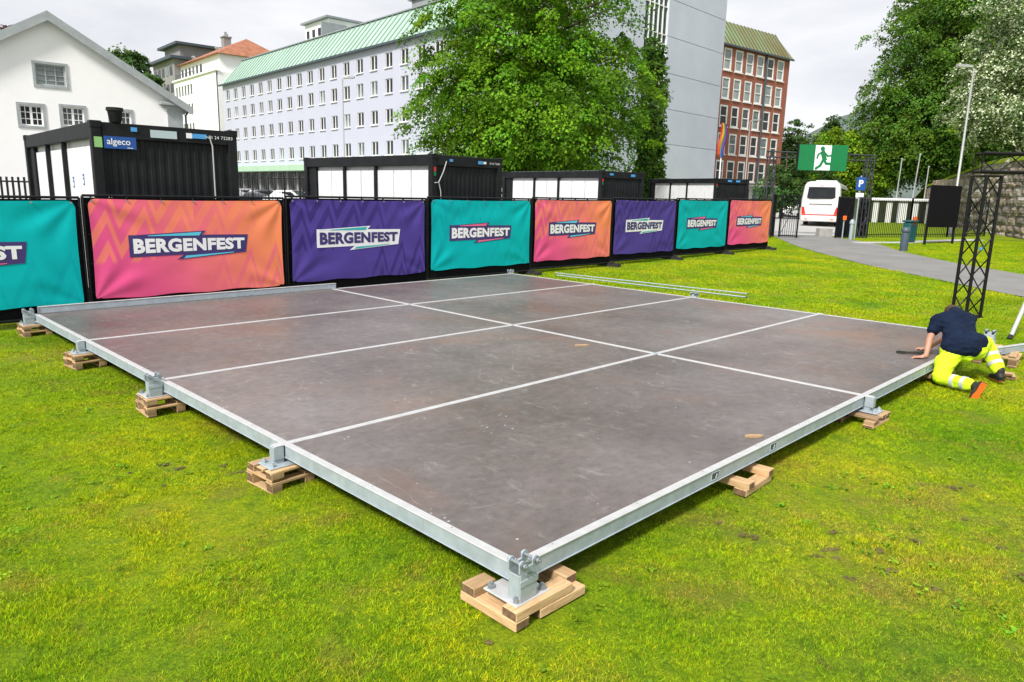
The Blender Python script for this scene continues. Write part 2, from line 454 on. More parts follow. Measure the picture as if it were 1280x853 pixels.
def lawn_material(name, blade=False):
    m = bpy.data.materials.new(name); m.use_nodes = True
    n, l = m.node_tree.nodes, m.node_tree.links
    b = n['Principled BSDF']
    geo = n.new('ShaderNodeNewGeometry')
    def noise(scale, detail=4, rough=0.6, off=0.0):
        no = n.new('ShaderNodeTexNoise'); no.inputs['Scale'].default_value = scale
        no.inputs['Detail'].default_value = detail; no.inputs['Roughness'].default_value = rough
        mp = n.new('ShaderNodeMapping'); mp.inputs['Location'].default_value = (off, off * .7, 0); mp.inputs['Scale'].default_value = (1, 1, 0)
        l.new(geo.outputs['Position'], mp.inputs['Vector']); l.new(mp.outputs['Vector'], no.inputs['Vector'])
        return no.outputs['Fac']
    def ramp(src, stops):
        r = n.new('ShaderNodeValToRGB'); cr = r.color_ramp
        cr.elements[0].position, cr.elements[0].color = stops[0][0], (*stops[0][1], 1)
        cr.elements[1].position, cr.elements[1].color = stops[-1][0], (*stops[-1][1], 1)
        for p, c in stops[1:-1]:
            e = cr.elements.new(p); e.color = (*c, 1)
        l.new(src, r.inputs['Fac']); return r.outputs['Color']
    def mix(a, b_, fac, mode='MIX'):
        x = n.new('ShaderNodeMix'); x.data_type = 'RGBA'; x.blend_type = mode
        if isinstance(fac, float): x.inputs[0].default_value = fac
        else: l.new(fac, x.inputs[0])
        for s, i in ((a, 6), (b_, 7)):
            if isinstance(s, tuple): x.inputs[i].default_value = (*s, 1)
            else: l.new(s, x.inputs[i])
        return x.outputs[2]
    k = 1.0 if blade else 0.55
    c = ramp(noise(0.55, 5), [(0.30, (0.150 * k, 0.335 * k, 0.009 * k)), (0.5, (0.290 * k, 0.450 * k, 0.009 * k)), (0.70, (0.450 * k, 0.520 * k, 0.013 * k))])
    c2 = ramp(noise(9.0, 7, 0.78, 3.1), [(0.28, (0.30, 0.46, 0.5)), (0.46, (0.95, 0.98, 1)), (0.72, (1.55, 1.32, 0.8))])
    c = mix(c, c2, 1.0, 'MULTIPLY')
    # dry straw and moss patches
    dry = ramp(noise(1.5, 6, 0.7, 9.3), [(0.52, (0, 0, 0)), (0.72, (0.70, 0.70, 0.70))])
    c = mix(c, (0.36 * k, 0.285 * k, 0.060 * k), dry)
    # a worn, strawy area right of the stage and another by its far left corner
    for (px_, py_, r_, a_) in ((2.9, 4.3, 2.6, .55), (-6.0, 9.3, 1.6, .4), (.2, 2.3, 1.0, .3)):
        dn = n.new('ShaderNodeVectorMath'); dn.operation = 'DISTANCE'; dn.inputs[1].default_value = (px_, py_, 0)
        l.new(geo.outputs['Position'], dn.inputs[0])
        mr = n.new('ShaderNodeMapRange'); mr.interpolation_type = 'SMOOTHSTEP'
        mr.inputs['From Min'].default_value = r_; mr.inputs['From Max'].default_value = 0.0; mr.inputs['To Max'].default_value = a_
        l.new(dn.outputs['Value'], mr.inputs['Value'])
        st_ = ramp(noise(3.4, 7, 0.8, 31.0), [(0.42, (0, 0, 0)), (0.62, (1, 1, 1))])
        mm = mix(st_, (0, 0, 0), 0.0); ml = n.new('ShaderNodeMix'); ml.data_type = 'RGBA'; ml.blend_type = 'MULTIPLY'; ml.inputs[0].default_value = 1.0
        l.new(mm, ml.inputs[6]); l.new(mr.outputs['Result'], ml.inputs[7])
        c = mix(c, (0.42 * k, 0.335 * k, 0.085 * k), ml.outputs[2])
    if not blade:
        soil = ramp(noise(3.0, 6, 0.7, 21.0), [(0.64, (0, 0, 0)), (0.72, (0.85, 0.85, 0.85))])
        c = mix(c, (0.09, 0.062, 0.034), soil)
        fine = ramp(noise(45, 6, 0.75), [(0.32, (0.45, 0.5, 0.5)), (0.68, (1.45, 1.4, 1.3))])
        c = mix(c, fine, 1.0, 'MULTIPLY')
        bp = n.new('ShaderNodeBump'); bp.inputs['Strength'].default_value = 0.8; bp.inputs['Distance'].default_value = 0.03
        l.new(noise(38, 6, 0.75), bp.inputs['Height']); l.new(bp.outputs['Normal'], b.inputs['Normal'])
        b.inputs['Roughness'].default_value = 0.9
        b.inputs['Specular IOR Level'].default_value = 0.15
    else:
        att = n.new('ShaderNodeAttribute'); att.attribute_name = 'tint'
        c = mix(c, ramp(noise(30.0, 3, 0.7, 5.0), [(0.30, (0.42, 0.52, 0.5)), (0.5, (1, 1, 1)), (0.72, (1.55, 1.38, 1.0))]), 1.0, 'MULTIPLY')
        c = mix(c, att.outputs['Color'], 1.0, 'MULTIPLY')
        b.inputs['Roughness'].default_value = 0.6
        b.inputs['Specular IOR Level'].default_value = 0.10
        tr = n.new('ShaderNodeBsdfTranslucent'); l.new(c, tr.inputs['Color'])
        ms = n.new('ShaderNodeMixShader'); ms.inputs[0].default_value = 0.22
        l.new(b.outputs[0], ms.inputs[1]); l.new(tr.outputs[0], ms.inputs[2])
        l.new(ms.outputs[0], n['Material Output'].inputs['Surface'])
    l.new(c, b.inputs['Base Color'])
    return m
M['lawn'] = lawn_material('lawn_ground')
M['blade'] = lawn_material('grass_blade', True)

def leaf_material(name, col, trans=0.4):
    m = bpy.data.materials.new(name); m.use_nodes = True
    n, l = m.node_tree.nodes, m.node_tree.links
    b = n['Principled BSDF']; b.inputs['Roughness'].default_value = 0.55
    b.inputs['Specular IOR Level'].default_value = 0.18
    att = n.new('ShaderNodeAttribute'); att.attribute_name = 'tint'
    x = n.new('ShaderNodeMix'); x.data_type = 'RGBA'; x.blend_type = 'MULTIPLY'; x.inputs[0].default_value = 1.0
    x.inputs[6].default_value = (*col, 1); l.new(att.outputs['Color'], x.inputs[7])
    l.new(x.outputs[2], b.inputs['Base Color'])
    tr = n.new('ShaderNodeBsdfTranslucent'); l.new(x.outputs[2], tr.inputs['Color'])
    ms = n.new('ShaderNodeMixShader'); ms.inputs[0].default_value = trans
    l.new(b.outputs[0], ms.inputs[1]); l.new(tr.outputs[0], ms.inputs[2])
    l.new(ms.outputs[0], n['Material Output'].inputs['Surface'])
    return m
M['leaf_linden'] = leaf_material('linden_leaf', (0.142, 0.305, 0.014))
M['leaf_poplar'] = leaf_material('narrow_tree_leaf', (0.095, 0.20, 0.025))
M['leaf_beech'] = leaf_material('beech_leaf', (0.105, 0.215, 0.022))
M['leaf_blossom'] = leaf_material('blossom_tree_leaf', (0.115, 0.185, 0.050), .3)
M['leaf_bright'] = leaf_material('bright_leaf', (0.19, 0.33, 0.018))
M['leaf_mid'] = leaf_material('mid_green_leaf', (0.075, 0.155, 0.035))
M['leaf_purple'] = leaf_material('purple_leaf', (0.10, 0.05, 0.06))

def print_material(name):
    """printed fabric: the print colours are stored on the mesh"""
    m = bpy.data.materials.new(name); m.use_nodes = True
    n, l = m.node_tree.nodes, m.node_tree.links
    b = n['Principled BSDF']; b.inputs['Roughness'].default_value = 0.7
    b.inputs['Specular IOR Level'].default_value = 0.12
    att = n.new('ShaderNodeAttribute'); att.attribute_name = 'print'
    l.new(att.outputs['Color'], b.inputs['Base Color'])
    tc = n.new('ShaderNodeTexCoord'); no = n.new('ShaderNodeTexNoise'); no.inputs['Scale'].default_value = 220
    l.new(tc.outputs['Object'], no.inputs['Vector'])
    bp = n.new('ShaderNodeBump'); bp.inputs['Strength'].default_value = 0.12; bp.inputs['Distance'].default_value = 0.004
    l.new(no.outputs['Fac'], bp.inputs['Height']); l.new(bp.outputs['Normal'], b.inputs['Normal'])
    return m
M['print'] = print_material('printed_banner_fabric')
M['navy_print'] = mat('navy_logo_print', (0.045, 0.028, 0.155), 0.6)
M['white_print'] = mat('white_logo_print', (0.82, 0.83, 0.86), 0.6)
M['cyan_print'] = mat('cyan_logo_print', (0.10, 0.55, 0.75), 0.6)
M['teal_print'] = mat('teal_logo_print', (0.02, 0.42, 0.42), 0.6)
M['pink_print'] = mat('pink_logo_print', (0.78, 0.14, 0.28), 0.6)

def text_mesh(txt, size, bold=0.0, extrude=0.001, spacing=1.0):
    cu = bpy.data.curves.new('lettering', 'FONT'); cu.body = txt; cu.size = size
    cu.offset = bold; cu.extrude = extrude; cu.space_character = spacing; cu.resolution_u = 3
    o = bpy.data.objects.new('lettering_source', cu); C.objects.link(o)
    dg = bpy.context.evaluated_depsgraph_get(); dg.update()
    me = bpy.data.meshes.new_from_object(o.evaluated_get(dg))
    bpy.data.objects.remove(o); bpy.data.curves.remove(cu)
    vs_ = [v.co.copy() for v in me.vertices]
    fs = [tuple(p.vertices) for p in me.polygons]
    bpy.data.meshes.remove(me)
    x0 = min(v.x for v in vs_); x1 = max(v.x for v in vs_); y0 = min(v.y for v in vs_); y1 = max(v.y for v in vs_)
    return vs_, fs, (x0, x1, y0, y1)

# ================================================================== THE SETTING
SN = Vector((0.0557, 3.432, 0.0)); S_ROT = math.atan2(0.71204, 0.70214)
SV = Vector((0.70214, 0.71204, 0)); SU = Vector((-0.71204, 0.70214, 0))
def stage_pt(v, u, z=0.0):
    return SN + SV * v + SU * u + Vector((0, 0, z))
def stage_uv(x, y):
    d = Vector((x - SN.x, y - SN.y, 0)); return d.dot(SV), d.dot(SU)

def sheet(name, xs, ys, m, dz=0.0, bump=None):
    nx, ny = len(xs), len(ys)
    vs_ = [(x, y, ground(x, y) + dz + (bump(x, y) if bump else 0)) for y in ys for x in xs]
    fs = [(j * nx + i, j * nx + i + 1, (j + 1) * nx + i + 1, (j + 1) * nx + i) for j in range(ny - 1) for i in range(nx - 1)]
    me = bpy.data.meshes.new(name); me.from_pydata(vs_, [], fs); me.materials.append(m); me.shade_smooth()
    return link(name, me, kind='structure')

xs = sorted(set([-900, -500, -250, -120, -70, -45] + [round(-30 + .75 * i, 3) for i in range(97)] + [46, 52, 60, 75, 120, 250, 500, 900]))
ys = sorted(set([-400, -150, -60, -25, -10, -4] + [round(-2 + .75 * i, 3) for i in range(70)] + [52, 56, 61, 66, 75, 90, 120, 200, 400, 800, 1800]))
def lawn_bump(x, y):
    if y > 48 or abs(x) > 40: return 0.0
    return 0.018 * mnoise.noise(Vector((x * .6, y * .6, 0))) + 0.010 * mnoise.noise(Vector((x * 1.7, y * 1.7, 4)))
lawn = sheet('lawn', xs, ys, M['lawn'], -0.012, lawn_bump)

def strip_sheet(name, left, right, m, dz, n=14, cross=5, lift=0.02):
    """a ribbon between two polylines (equal counts), smoothed"""
    def cr(P, t):
        k = min(int(t), len(P) - 2); f = t - k
        p0, p1, p2, p3 = P[max(k - 1, 0)], P[k], P[k + 1], P[min(k + 2, len(P) - 1)]
        return tuple(.5 * (2 * b + (c - a) * f + (2 * a - 5 * b + 4 * c - d) * f * f + (-a + 3 * b - 3 * c + d) * f ** 3) for a, b, c, d in zip(p0, p1, p2, p3))
    N_ = (len(left) - 1) * n; mb = MB(); vs_ = []
    for i in range(N_ + 1):
        t = min(i / n, len(left) - 1 - 1e-6); a = cr(left, t); b = cr(right, t)
        for j in range(cross + 1):
            s = j / cross; x = a[0] + (b[0] - a[0]) * s; y = a[1] + (b[1] - a[1]) * s
            vs_.append((x, y, ground(x, y) + dz + lift * math.sin(PI * s) ** .5))
    w = cross + 1
    mb.add(vs_, [(i * w + j, i * w + j + 1, (i + 1) * w + j + 1, (i + 1) * w + j) for i in range(N_) for j in range(cross)])
    return mb.build(name, m, kind='structure', smooth=True, recalc=False)

# asphalt path curving from the gate across the lawn
PATH_NEAR = [(13.6, 39.0), (13.05, 35.76), (12.23, 31.54), (11.82, 27.29), (11.66, 23.69), (11.85, 20.6), (12.1, 16.73), (13.2, 11.0), (15.5, 5.0)]
PATH_FAR = [(16.9, 39.4), (16.86, 37.2), (16.9, 33.9), (15.9, 29.7), (15.5, 26.1), (15.5, 23.2), (15.8, 20.0), (17.0, 14.0), (19.5, 8.0)]
strip_sheet('path', PATH_NEAR, PATH_FAR, M['asphalt'], 0.004)
strip_sheet('side_path', [(15.9, 33.8), (19.0, 35.0), (21.5, 36.6), (25.0, 38.6)], [(16.0, 34.9), (18.8, 35.8), (21.0, 37.3), (24.5, 39.4)], M['road'], 0.010, lift=0.01)
# pale road beyond the gate and the street behind the cabins
def flat_sheet(name, x0, x1, y0, y1, m, dz, nx=8, ny=24):
    sheet(name, list(np.linspace(x0, x1, nx)), list(np.linspace(y0, y1, ny)), m, dz)
strip_sheet('road', [(11.5, 39.2), (14.0, 48.0), (18.5, 62.0), (34.0, 115.0)], [(17.7, 39.2), (21.9, 48.0), (28.0, 62.0), (48.0, 115.0)], M['road'], 0.008, lift=0.0)
strip_sheet('yard', [(-13.5, 6.2), (-7.9, 12.3), (9.6, 30.3), (12.3, 39.0)], [(-70, 20), (-62, 60), (-50, 118), (-10, 90)], M['asphalt'], 0.004, n=8, cross=12, lift=0.0)
# grass bank on top of the stone wall, and the far hill are built further down

# ================================================================== THE STAGE
stage = thing('stage_floor', 'large low stage floor of eight brown plywood panels in a galvanised steel frame', 'stage', SN, S_ROT)
ZT = 0.25
def board_mesh(lx, ly):
    return MB().box((0, 0, 0), (lx, ly, 0.022), bev=0.003).mesh('deck_panel', M['deck'])
bme = board_mesh(4.93, 2.43)
for i in range(2):
    for j in range(4):
        link('deck_panel', bme, stage, (2.5 + 5 * i, 1.25 + 2.5 * j, ZT - 0.0145))
# pale joint strips between the panels
sx = MB().box((0, 0, 0), (4.93, 0.062, 0.03), bev=0.003).mesh('joint_strip', M['galv_top'])
sy = MB().box((0, 0, 0), (0.062, 2.43, 0.03), bev=0.003).mesh('joint_strip', M['galv_top'])
for j in (1, 2, 3):
    for i in range(2): link('joint_strip', sx, stage, (2.5 + 5 * i, 2.5 * j, ZT - 0.0145))
for j in range(4): link('joint_strip', sy, stage, (5, 1.25 + 2.5 * j, ZT - 0.0135))
cap = MB().box((0, 0, 0), (0.066, 0.058, 0.006), bev=0.002)
for dx, dy in ((-.02, 0), (.02, 0)): cap.cyl((dx, dy, .002), (dx, dy, .0055), .005, n=8)
capm = cap.mesh('joint_plate', M['galv'])
for j in (1, 2, 3): link('joint_plate', capm, stage, (5, 2.5 * j, ZT + 0.001))
# edge beams: a box profile with a bright top flange and a lower lip
def beam_mesh(L):
    b = MB()
    b.box((0, 0, -0.05), (L, 0.046, 0.094), bev=0.004)
    b.box((0, 0.001, -0.0045), (L, 0.060, 0.009), bev=0.003, mi=1)
    b.box((0, -0.004, -0.0985), (L, 0.054, 0.007), bev=0.002)
    for k in range(int(L / .8) + 1):
        x = -L / 2 + .3 + k * .8
        if x < L / 2: b.cyl((x, .012, -.001), (x, .012, .0012), .006, n=8, mi=2)
    return b.mesh('edge_beam', [M['galv'], M['galv_top'], M['bolt']])
b5, b25 = beam_mesh(4.955), beam_mesh(2.44)
for i in range(2):
    e = link('edge_beam', b5, stage, (2.5 + 5 * i, 0.03, ZT))
    # handle slots: a rim over a dark plate coloured as the hollow's shade
    for sxp in (-0.46, 0.46):
        s = MB()
        for (dx, w, dz, h) in ((0, .105, .027, .006), (0, .105, -.027, .006), (-.052, .006, 0, .06), (.052, .006, 0, .06)):
            s.box((dx, 0, dz), (w, .008, h), bev=.002)
        s.box((0, .0015, 0), (.1, .003, .05), mi=1)
        s.box((.018, -.001, -.006), (.016, .006, .036), rot=(0, .5, 0))  # slanted pale bar stands in for the diagonal highlight
        s.build('handle_slot', [M['galv'], M['steel_dark']], e, loc=(sxp, -.0245, -.052))
    link('edge_beam', b5, stage, (2.5 + 5 * i, 9.97, ZT), rotz=PI)
for j in range(4):
    link('edge_beam', b25, stage, (0.03, 1.25 + 2.5 * j, ZT), rotz=-PI / 2)
    link('edge_beam', b25, stage, (9.97, 1.25 + 2.5 * j, ZT), rotz=PI / 2)
def hexbolt(b, c, r=.018, h=.02, mi=0, axis=(0, 0, 1)):
    c = Vector(c); a = Vector(axis); b.cyl(c, c + a * h, r, n=6, mi=mi); b.cyl(c + a * h, c + a * (h * 1.7), r * .5, n=8, mi=mi)
# tall tent shoe: plate, two cheeks with ears, cross bolts
def shoe_meshes():
    p = MB().box((0.02, 0.02, 0.106), (0.25, 0.25, 0.012), bev=0.003)
    plate = p.mesh('base_plate', M['galv_top'])
    b = MB()
    for y in (-.014, -.092):
        b.box((-.012, y, .206), (.125, .010, .19), bev=.003)
        for x in (-.06, .036):
            b.cyl((x, y - .005, .318), (x, y + .005, .318), .022, n=14)
            b.box((x, y, .30), (.042, .010, .05))
    b.box((-.072, -.053, .185), (.008, .070, .15), bev=.002)
    b.box((-.010, -.053, .165), (.11, .070, .008), bev=.002)
    b.box((-.012, -.097, .215), (.135, .008, .035), bev=.002)
    cheek = b.mesh('tent_shoe', M['galv'])
    bb = MB()
    for x in (-.06, .036):
        bb.cyl((x, -.108, .318), (x, .006, .318), .009, n=10)
        hexbolt(bb, (x, -.110, .318), .015, .012, axis=(0, -1, 0)); bb.cyl((x, -.104, .318), (x, -.100, .318), .019, n=12)
    for x in (-.04, -.012, .016): hexbolt(bb, (x, -.101, .262), .007, .006, axis=(0, -1, 0))
    for x, y in ((-.075, -.075), (.115, -.075), (-.075, .115)): hexbolt(bb, (x, y, .112), .021, .02)
    return plate, cheek, bb.mesh('bolt_set', M['bolt'])
SH = shoe_meshes()
def put_shoe(v, u, rot):
    c = MB().box((0.02, 0.02, 0.106), (0.25, 0.25, 0.012), bev=0.003)
    o = link('base_plate', SH[0], stage, (v, u, 0), rotz=rot)
    link('tent_shoe', SH[1], o); link('bolt_set', SH[2], o)
for v, u, rt_ in ((0, 0, 0), (10, 0, PI / 2), (-.062, 10.0, 0), (10, 10, PI)): put_shoe(v, u, rt_)
put_shoe(-0.062, 5.0, 0); put_shoe(10.0, 5.0, PI / 2)
# low connectors where the beams meet
cp = MB().box((0, -.05, .106), (.2, .2, .012), bev=.003)
hexbolt(cp, (-.065, -.115, .112), .02, .02); hexbolt(cp, (.065, -.115, .112), .02, .02)
cpm = cp.mesh('base_plate', M['galv'])
cn = MB().box((0, -.045, .195), (.07, .085, .105), bev=.004)
cn.box((0, -.02, .249), (.075, .10, .006), bev=.002, mi=1)
cn.box((0, -.03, .128), (.055, .055, .03))
cnm = cn.mesh('beam_connector', [M['galv'], M['galv_top']])
for v, u, rt_ in ((5, 0, 0), (0, 2.5, -PI / 2), (0, 7.5, -PI / 2), (10, 2.5, PI / 2), (10, 7.5, PI / 2), (5, 10, PI)):
    o = link('base_plate', cpm, stage, (v, u, 0), rotz=rt_); link('beam_connector', cnm, o)

# ---- timber cribs cut from pallets, one under each foot
def plank(L, W, H, m='timber'):
    b = MB().box((0, 0, 0), (L, W, H), bev=.004)
    # end faces get end grain
    for k, f in enumerate(b.f):
        xs_ = [b.v[i][0] for i in f]
        if max(xs_) - min(xs_) < 1e-6 and abs(abs(xs_[0]) - L / 2) < 1e-5: b.m[k] = 1
    return b.mesh('plank', [M[m], M['end_grain']])
PL = {}
def pl(L, W, H, m='timber'):
    k = (L, W, H, m)
    if k not in PL: PL[k] = plank(L, W, H, m)
    return PL[k]
def crib(label, v, u, spec, rot=0.0, z0=0.0):
    k = .86 if spec is specB else 1.0
    spec = [(L * k, W * k, H, x * k, y * k, z, r, m) for L, W, H, x, y, z, r, m in spec]
    p = stage_pt(v, u, z0)
    t = thing('timber_crib', label, 'pallet block', p, S_ROT + rot, 'timber cribs under the stage floor')
    for (L, W, H, x, y, z, r, m) in spec:
        o = link('plank', pl(L, W, H, m), t, (x, y, z), rotz=r)
        o.rotation_euler = (random.uniform(-.012, .012), random.uniform(-.008, .008), r + random.uniform(-.015, .015))
    return t
H = .052
Q = PI / 2
specA = [(.42, .10, H, -.095, .07, H / 2, Q, 'timber'), (.34, .10, H, .35, .10, H / 2, Q, 'timber'), (.36, .09, H, .215, -.100, H / 2, 0, 'timber'),
         (.43, .105, H, .075, -.088, H * 1.5 + .001, 0, 'timber'), (.16, .10, H, -.065, .22, H * 1.5 + .001, 0, 'timber'), (.26, .10, H, .25, .22, H * 1.5 + .001, 0, 'timber'), (.20, .09, H, .350, .02, H * 1.5 + .001, Q, 'timber')]
specB = [(.44, .10, .022, -.15, .06, .011, Q, 'timber'), (.44, .10, .022, .17, .06, .011, Q, 'timber_dark'),
         (.10, .10, .053, -.15, -.11, .0485, 0, 'timber_dark'), (.10, .10, .053, -.15, .22, .0485, 0, 'timber'), (.10, .10, .053, .17, -.11, .0485, 0, 'timber'), (.10, .10, .053, .17, .22, .0485, 0, 'timber'),
         (.46, .10, .024, .02, -.11, .087, 0, 'timber'), (.46, .10, .024, .02, .22, .087, 0, 'timber'), (.42, .10, .022, -.15, .06, .110, Q, 'timber'), (.42, .10, .022, .17, .06, .110, Q, 'timber_dark'),
         (.12, .10, .040, -.14, -.11, .141, 0, 'timber_dark'), (.12, .10, .040, .16, .2, .141, 0, 'timber'), (.12, .10, .040, -.14, .2, .141, 0, 'timber'),
         (.46, .10, .022, .02, -.11, .172, 0, 'timber'), (.46, .10, .022, .02, .03, .172, 0, 'timber'), (.46, .10, .022, .02, .17, .172, 0, 'timber_dark')]
specE = [(.44, .10, .03, -.12, .06, .015, Q, 'timber'), (.44, .10, .03, .18, .06, .015, Q, 'timber_dark'),
         (.10, .10, .038, -.12, -.11, .049, 0, 'timber'), (.10, .10, .038, -.12, .22, .049, 0, 'timber'), (.10, .10, .038, .18, -.11, .049, 0, 'timber_dark'), (.10, .10, .038, .18, .22, .049, 0, 'timber'),
         (.46, .10, .03, .05, -.11, .084, 0, 'timber'), (.46, .10, .03, .05, .02, .084, 0, 'timber'), (.46, .10, .03, .05, .16, .084, 0, 'timber_dark')]
specC = [(.46, .10, H, .0, -.15, H / 2, 0, 'timber'), (.46, .10, H, .0, .16, H / 2, 0, 'timber'), (.42, .10, H, .19, .0, H * 1.5, Q, 'timber'), (.42, .10, H, -.17, .0, H * 1.5, Q, 'timber')]
crib('pale timber crib under the near corner foot, closest to the camera', 0, 0, specA)
crib('pallet timber crib under the left edge, first one back from the near corner', 0.0, 2.5, specB, 0.05, -.084)
crib('pallet timber crib under the tall bracket in the middle of the left edge', 0.0, 5.0, specB, -.04, -.084)
crib('pallet timber crib under the left edge, second from the far left corner', 0.0, 7.5, specB, .08, -.084)
crib('timber crib under the far left corner beside the teal banner', 0, 10, specB, .03, -.084)
crib('open pallet crib poking out under the front right edge, carrying no foot', 2.50, .085, specC, 0.06)
crib('pallet crib under the seam in the front right edge', 5.0, -.02, specE, Q)
crib('dark timber crib under the front right edge beside the kneeling worker', 7.45, .03, [(a, b, c, d, e, f, g_, 'timber_dark') for a, b, c, d, e, f, g_, _ in specC], .1)
crib('timber crib hidden under the right corner of the stage floor', 10, 0, specE, 0)
# crib under the frame of the next bay, right of the worker
specD = [(.50, .10, .03, 0, -.2, .015, 0, 'timber'), (.50, .10, .03, 0, .2, .015, 0, 'timber'), (.10, .10, .08, -.2, -.2, .07, 0, 'timber'), (.10, .10, .08, .2, -.2, .07, 0, 'timber'), (.10, .10, .08, .2, .2, .07, 0, 'timber'), (.10, .10, .08, -.2, .2, .07, 0, 'timber_dark'),
         (.54, .10, .026, -.2, 0, .123, Q, 'timber'), (.54, .10, .026, .2, 0, .123, Q, 'timber'), (.54, .10, .026, 0, 0, .123, Q, 'timber'), (.5, .09, .026, 0, -.19, .149, 0, 'timber'), (.5, .09, .026, 0, .12, .149, 0, 'timber')]
crib('wide pallet crib standing on the grass right of the worker under a loose frame rail', 9.28, -.28, specD, .1)
crib('short piece of pallet timber lying on the grass behind the worker', 8.35, -.62, [(.26, .10, H, 0, 0, H / 2, .3, 'timber'), (.12, .10, .03, -.1, 0.01, H + .016, .1, 'timber')])

rail = thing('frame_rail', 'galvanised frame rail running off to the right from the crib behind the worker', 'steel beam', stage_pt(9.05, -.30, .165), S_ROT - .30)
link('rail', beam_mesh(3.4), rail, (1.7, 0, .085)); 
rb = MB().box((.02, .045, .09), (.05, .012, .17), bev=.003); rb.box((.02, .0, .03), (.08, .09, .01), bev=.002); rb.build('end_bracket', M['galv'], rail)

lb = thing('loose_beam', 'long galvanised edge beam lying on the far left edge of the stage floor', 'steel beam', stage_pt(0.06, 9.96, .2515), S_ROT)
bm_ = MB().box((2.5, 0, .049), (5.0, .05, .098), bev=.005); bm_.box((2.5, 0, .1), (5.0, .062, .008), bev=.002, mi=1)
bm_.build('beam_profile', [M['galv'], M['galv_top']], lb)
MB().box((-.002, 0, .05), (.01, .07, .1), bev=.002).build('end_plate', M['bolt'], lb)

# scraps on the deck
def offcut(label, v, u, L, rot):
    b = MB()
    pts = [(-L / 2, -.012), (-L * .2, -.034), (L * .25, -.026), (L / 2, -.004), (L * .3, .02), (-.1 * L, .03), (-.42 * L, .018)]
    b.prism([(x, y, 0) for x, y in pts], (0, 0, .014))
    o = b.build('wood_offcut', M['timber_dark'], loc=stage_pt(v, u, .2475), rotz=S_ROT + rot)
    tag(o, label, 'wood scrap')
offcut('splintered wood scrap lying near the front right edge of the deck', 2.93, .16, .17, -.65)
offcut('splintered wood scrap lying in the middle of the deck', 4.65, 3.39, .21, -.5)

# long poles on the lawn beyond the far edge
def pole(label, p0, p1, r, z=0.02):
    a, b = Vector(p0), Vector(p1); d = b - a
    mb = MB(); mb.cyl((0, 0, 0), (d.length, 0, 0), r, n=12)
    mb.cyl((d.length, 0, 0), (d.length + .04, 0, 0), r * .8, n=12, mi=1)
    o = mb.build('aluminium_pole', [M['galv'], M['steel_dark']], smooth=True)
    o.location = (a.x, a.y, ground(a.x, a.y) + r + z); o.rotation_euler = (0, 0, math.atan2(d.y, d.x))
    tag(o, label, 'pole', 'poles on the lawn behind the stage')
pole('long aluminium pole on the grass behind the stage floor, the nearer of the pair', (1.11, 18.45), (4.90, 15.10), .015, .05)
pole('long aluminium pole on the grass behind the stage floor, the farther of the pair', (1.10, 18.95), (5.1, 15.62), .015, .05)
# leaning tube at the right edge
t = thing('ladder_tube', 'silver tube with black foot leaning in at the right edge of the picture', 'pole', (8.15, 11.6, ground(8, 11.6)), 0)
tb = MB(); tb.cyl((0, 0, .03), (.55, .35, 1.1), .032, n=14); tb.build('tube', M['galv_top'], t, smooth=True)
MB().cyl((-.03, -.02, 0), (.012, .008, .06), .042, .038, n=14).build('foot', M['rubber'], t, smooth=True)
# black strap loop and orange tool by the worker
sp = MB(); pts = []
for i in range(25):
    a = 2 * PI * i / 24; pts.append((.17 * math.cos(a), .045 * math.sin(a) + .012 * math.sin(2 * a), .012 + .006 * math.sin(3 * a)))
sp.tube(pts, .011, n=8)
tag(sp.build('rubber_strap', M['rubber'], loc=stage_pt(7.62, .36, .252), rotz=-.15, smooth=True), 'black rubber strap loop lying on the deck at the hand of the worker', 'strap')
ob = thing('orange_tool', 'small orange hand tool lying at the far corner of the deck beyond the worker', 'tool', stage_pt(9.72, .62, .25), .3)
MB().box((0, 0, .035), (.20, .07, .06), bev=.02).build('tool_body', M['orange'], ob)
MB().cyl((.08, 0, .03), (.2, .02, .03), .018, n=10).build('tool_handle', M['rubber'], ob)

# ================================================================== BANNER FENCE
F_ANG = 0.80194
FD = Vector((math.cos(F_ANG), math.sin(F_ANG), 0))
F0 = Vector((-6.8739, 11.5749, 0))
def base_z(k): return -0.044 + 0.0349 * (k + .5)
BX0, BX1, BZ0, BZ1 = 0.075, 3.405, 0.325, 1.945
def wrinkle(x, z, s):
    u = (x - BX0) / (BX1 - BX0); v = (z - BZ0) / (BZ1 - BZ0)
    edge = min(1, 6 * min(u, 1 - u)) * min(1, 5 * min(v, 1 - v))
    cen = math.exp(-(((u - .47) / .34) ** 4) - (((v - .48) / .20) ** 4))
    d = .040 * mnoise.noise(Vector((x * .9 + s * 7, z * 1.4, s)))
    d += .022 * mnoise.noise(Vector((x * 2.1 + z * 1.5, z * 2.2 - x * .8, s * 3)))
    for cx, cz, sg in ((BX0, BZ0, 1), (BX1, BZ0, -1), (BX0, BZ1, 1), (BX1, BZ1, -1)):
        dx, dz = x - cx, z - cz; r = math.hypot(dx, dz); a = math.atan2(dz, dx * sg)
        d += .026 * math.exp(-((r - .45) / .40) ** 2) * math.sin(a * 9 + s * 2)
    d += .012 * math.sin(x * 9.5 + 1.3 * math.sin(z * 3 + s)) * max(0, v - .75) * 3
    return (d * (1 - .82 * cen)) * (.25 + .75 * edge) * .62
def sawt(t):
    f = t - math.floor(t); return f / .70 if f < .70 else 1 - (f - .70) / .30
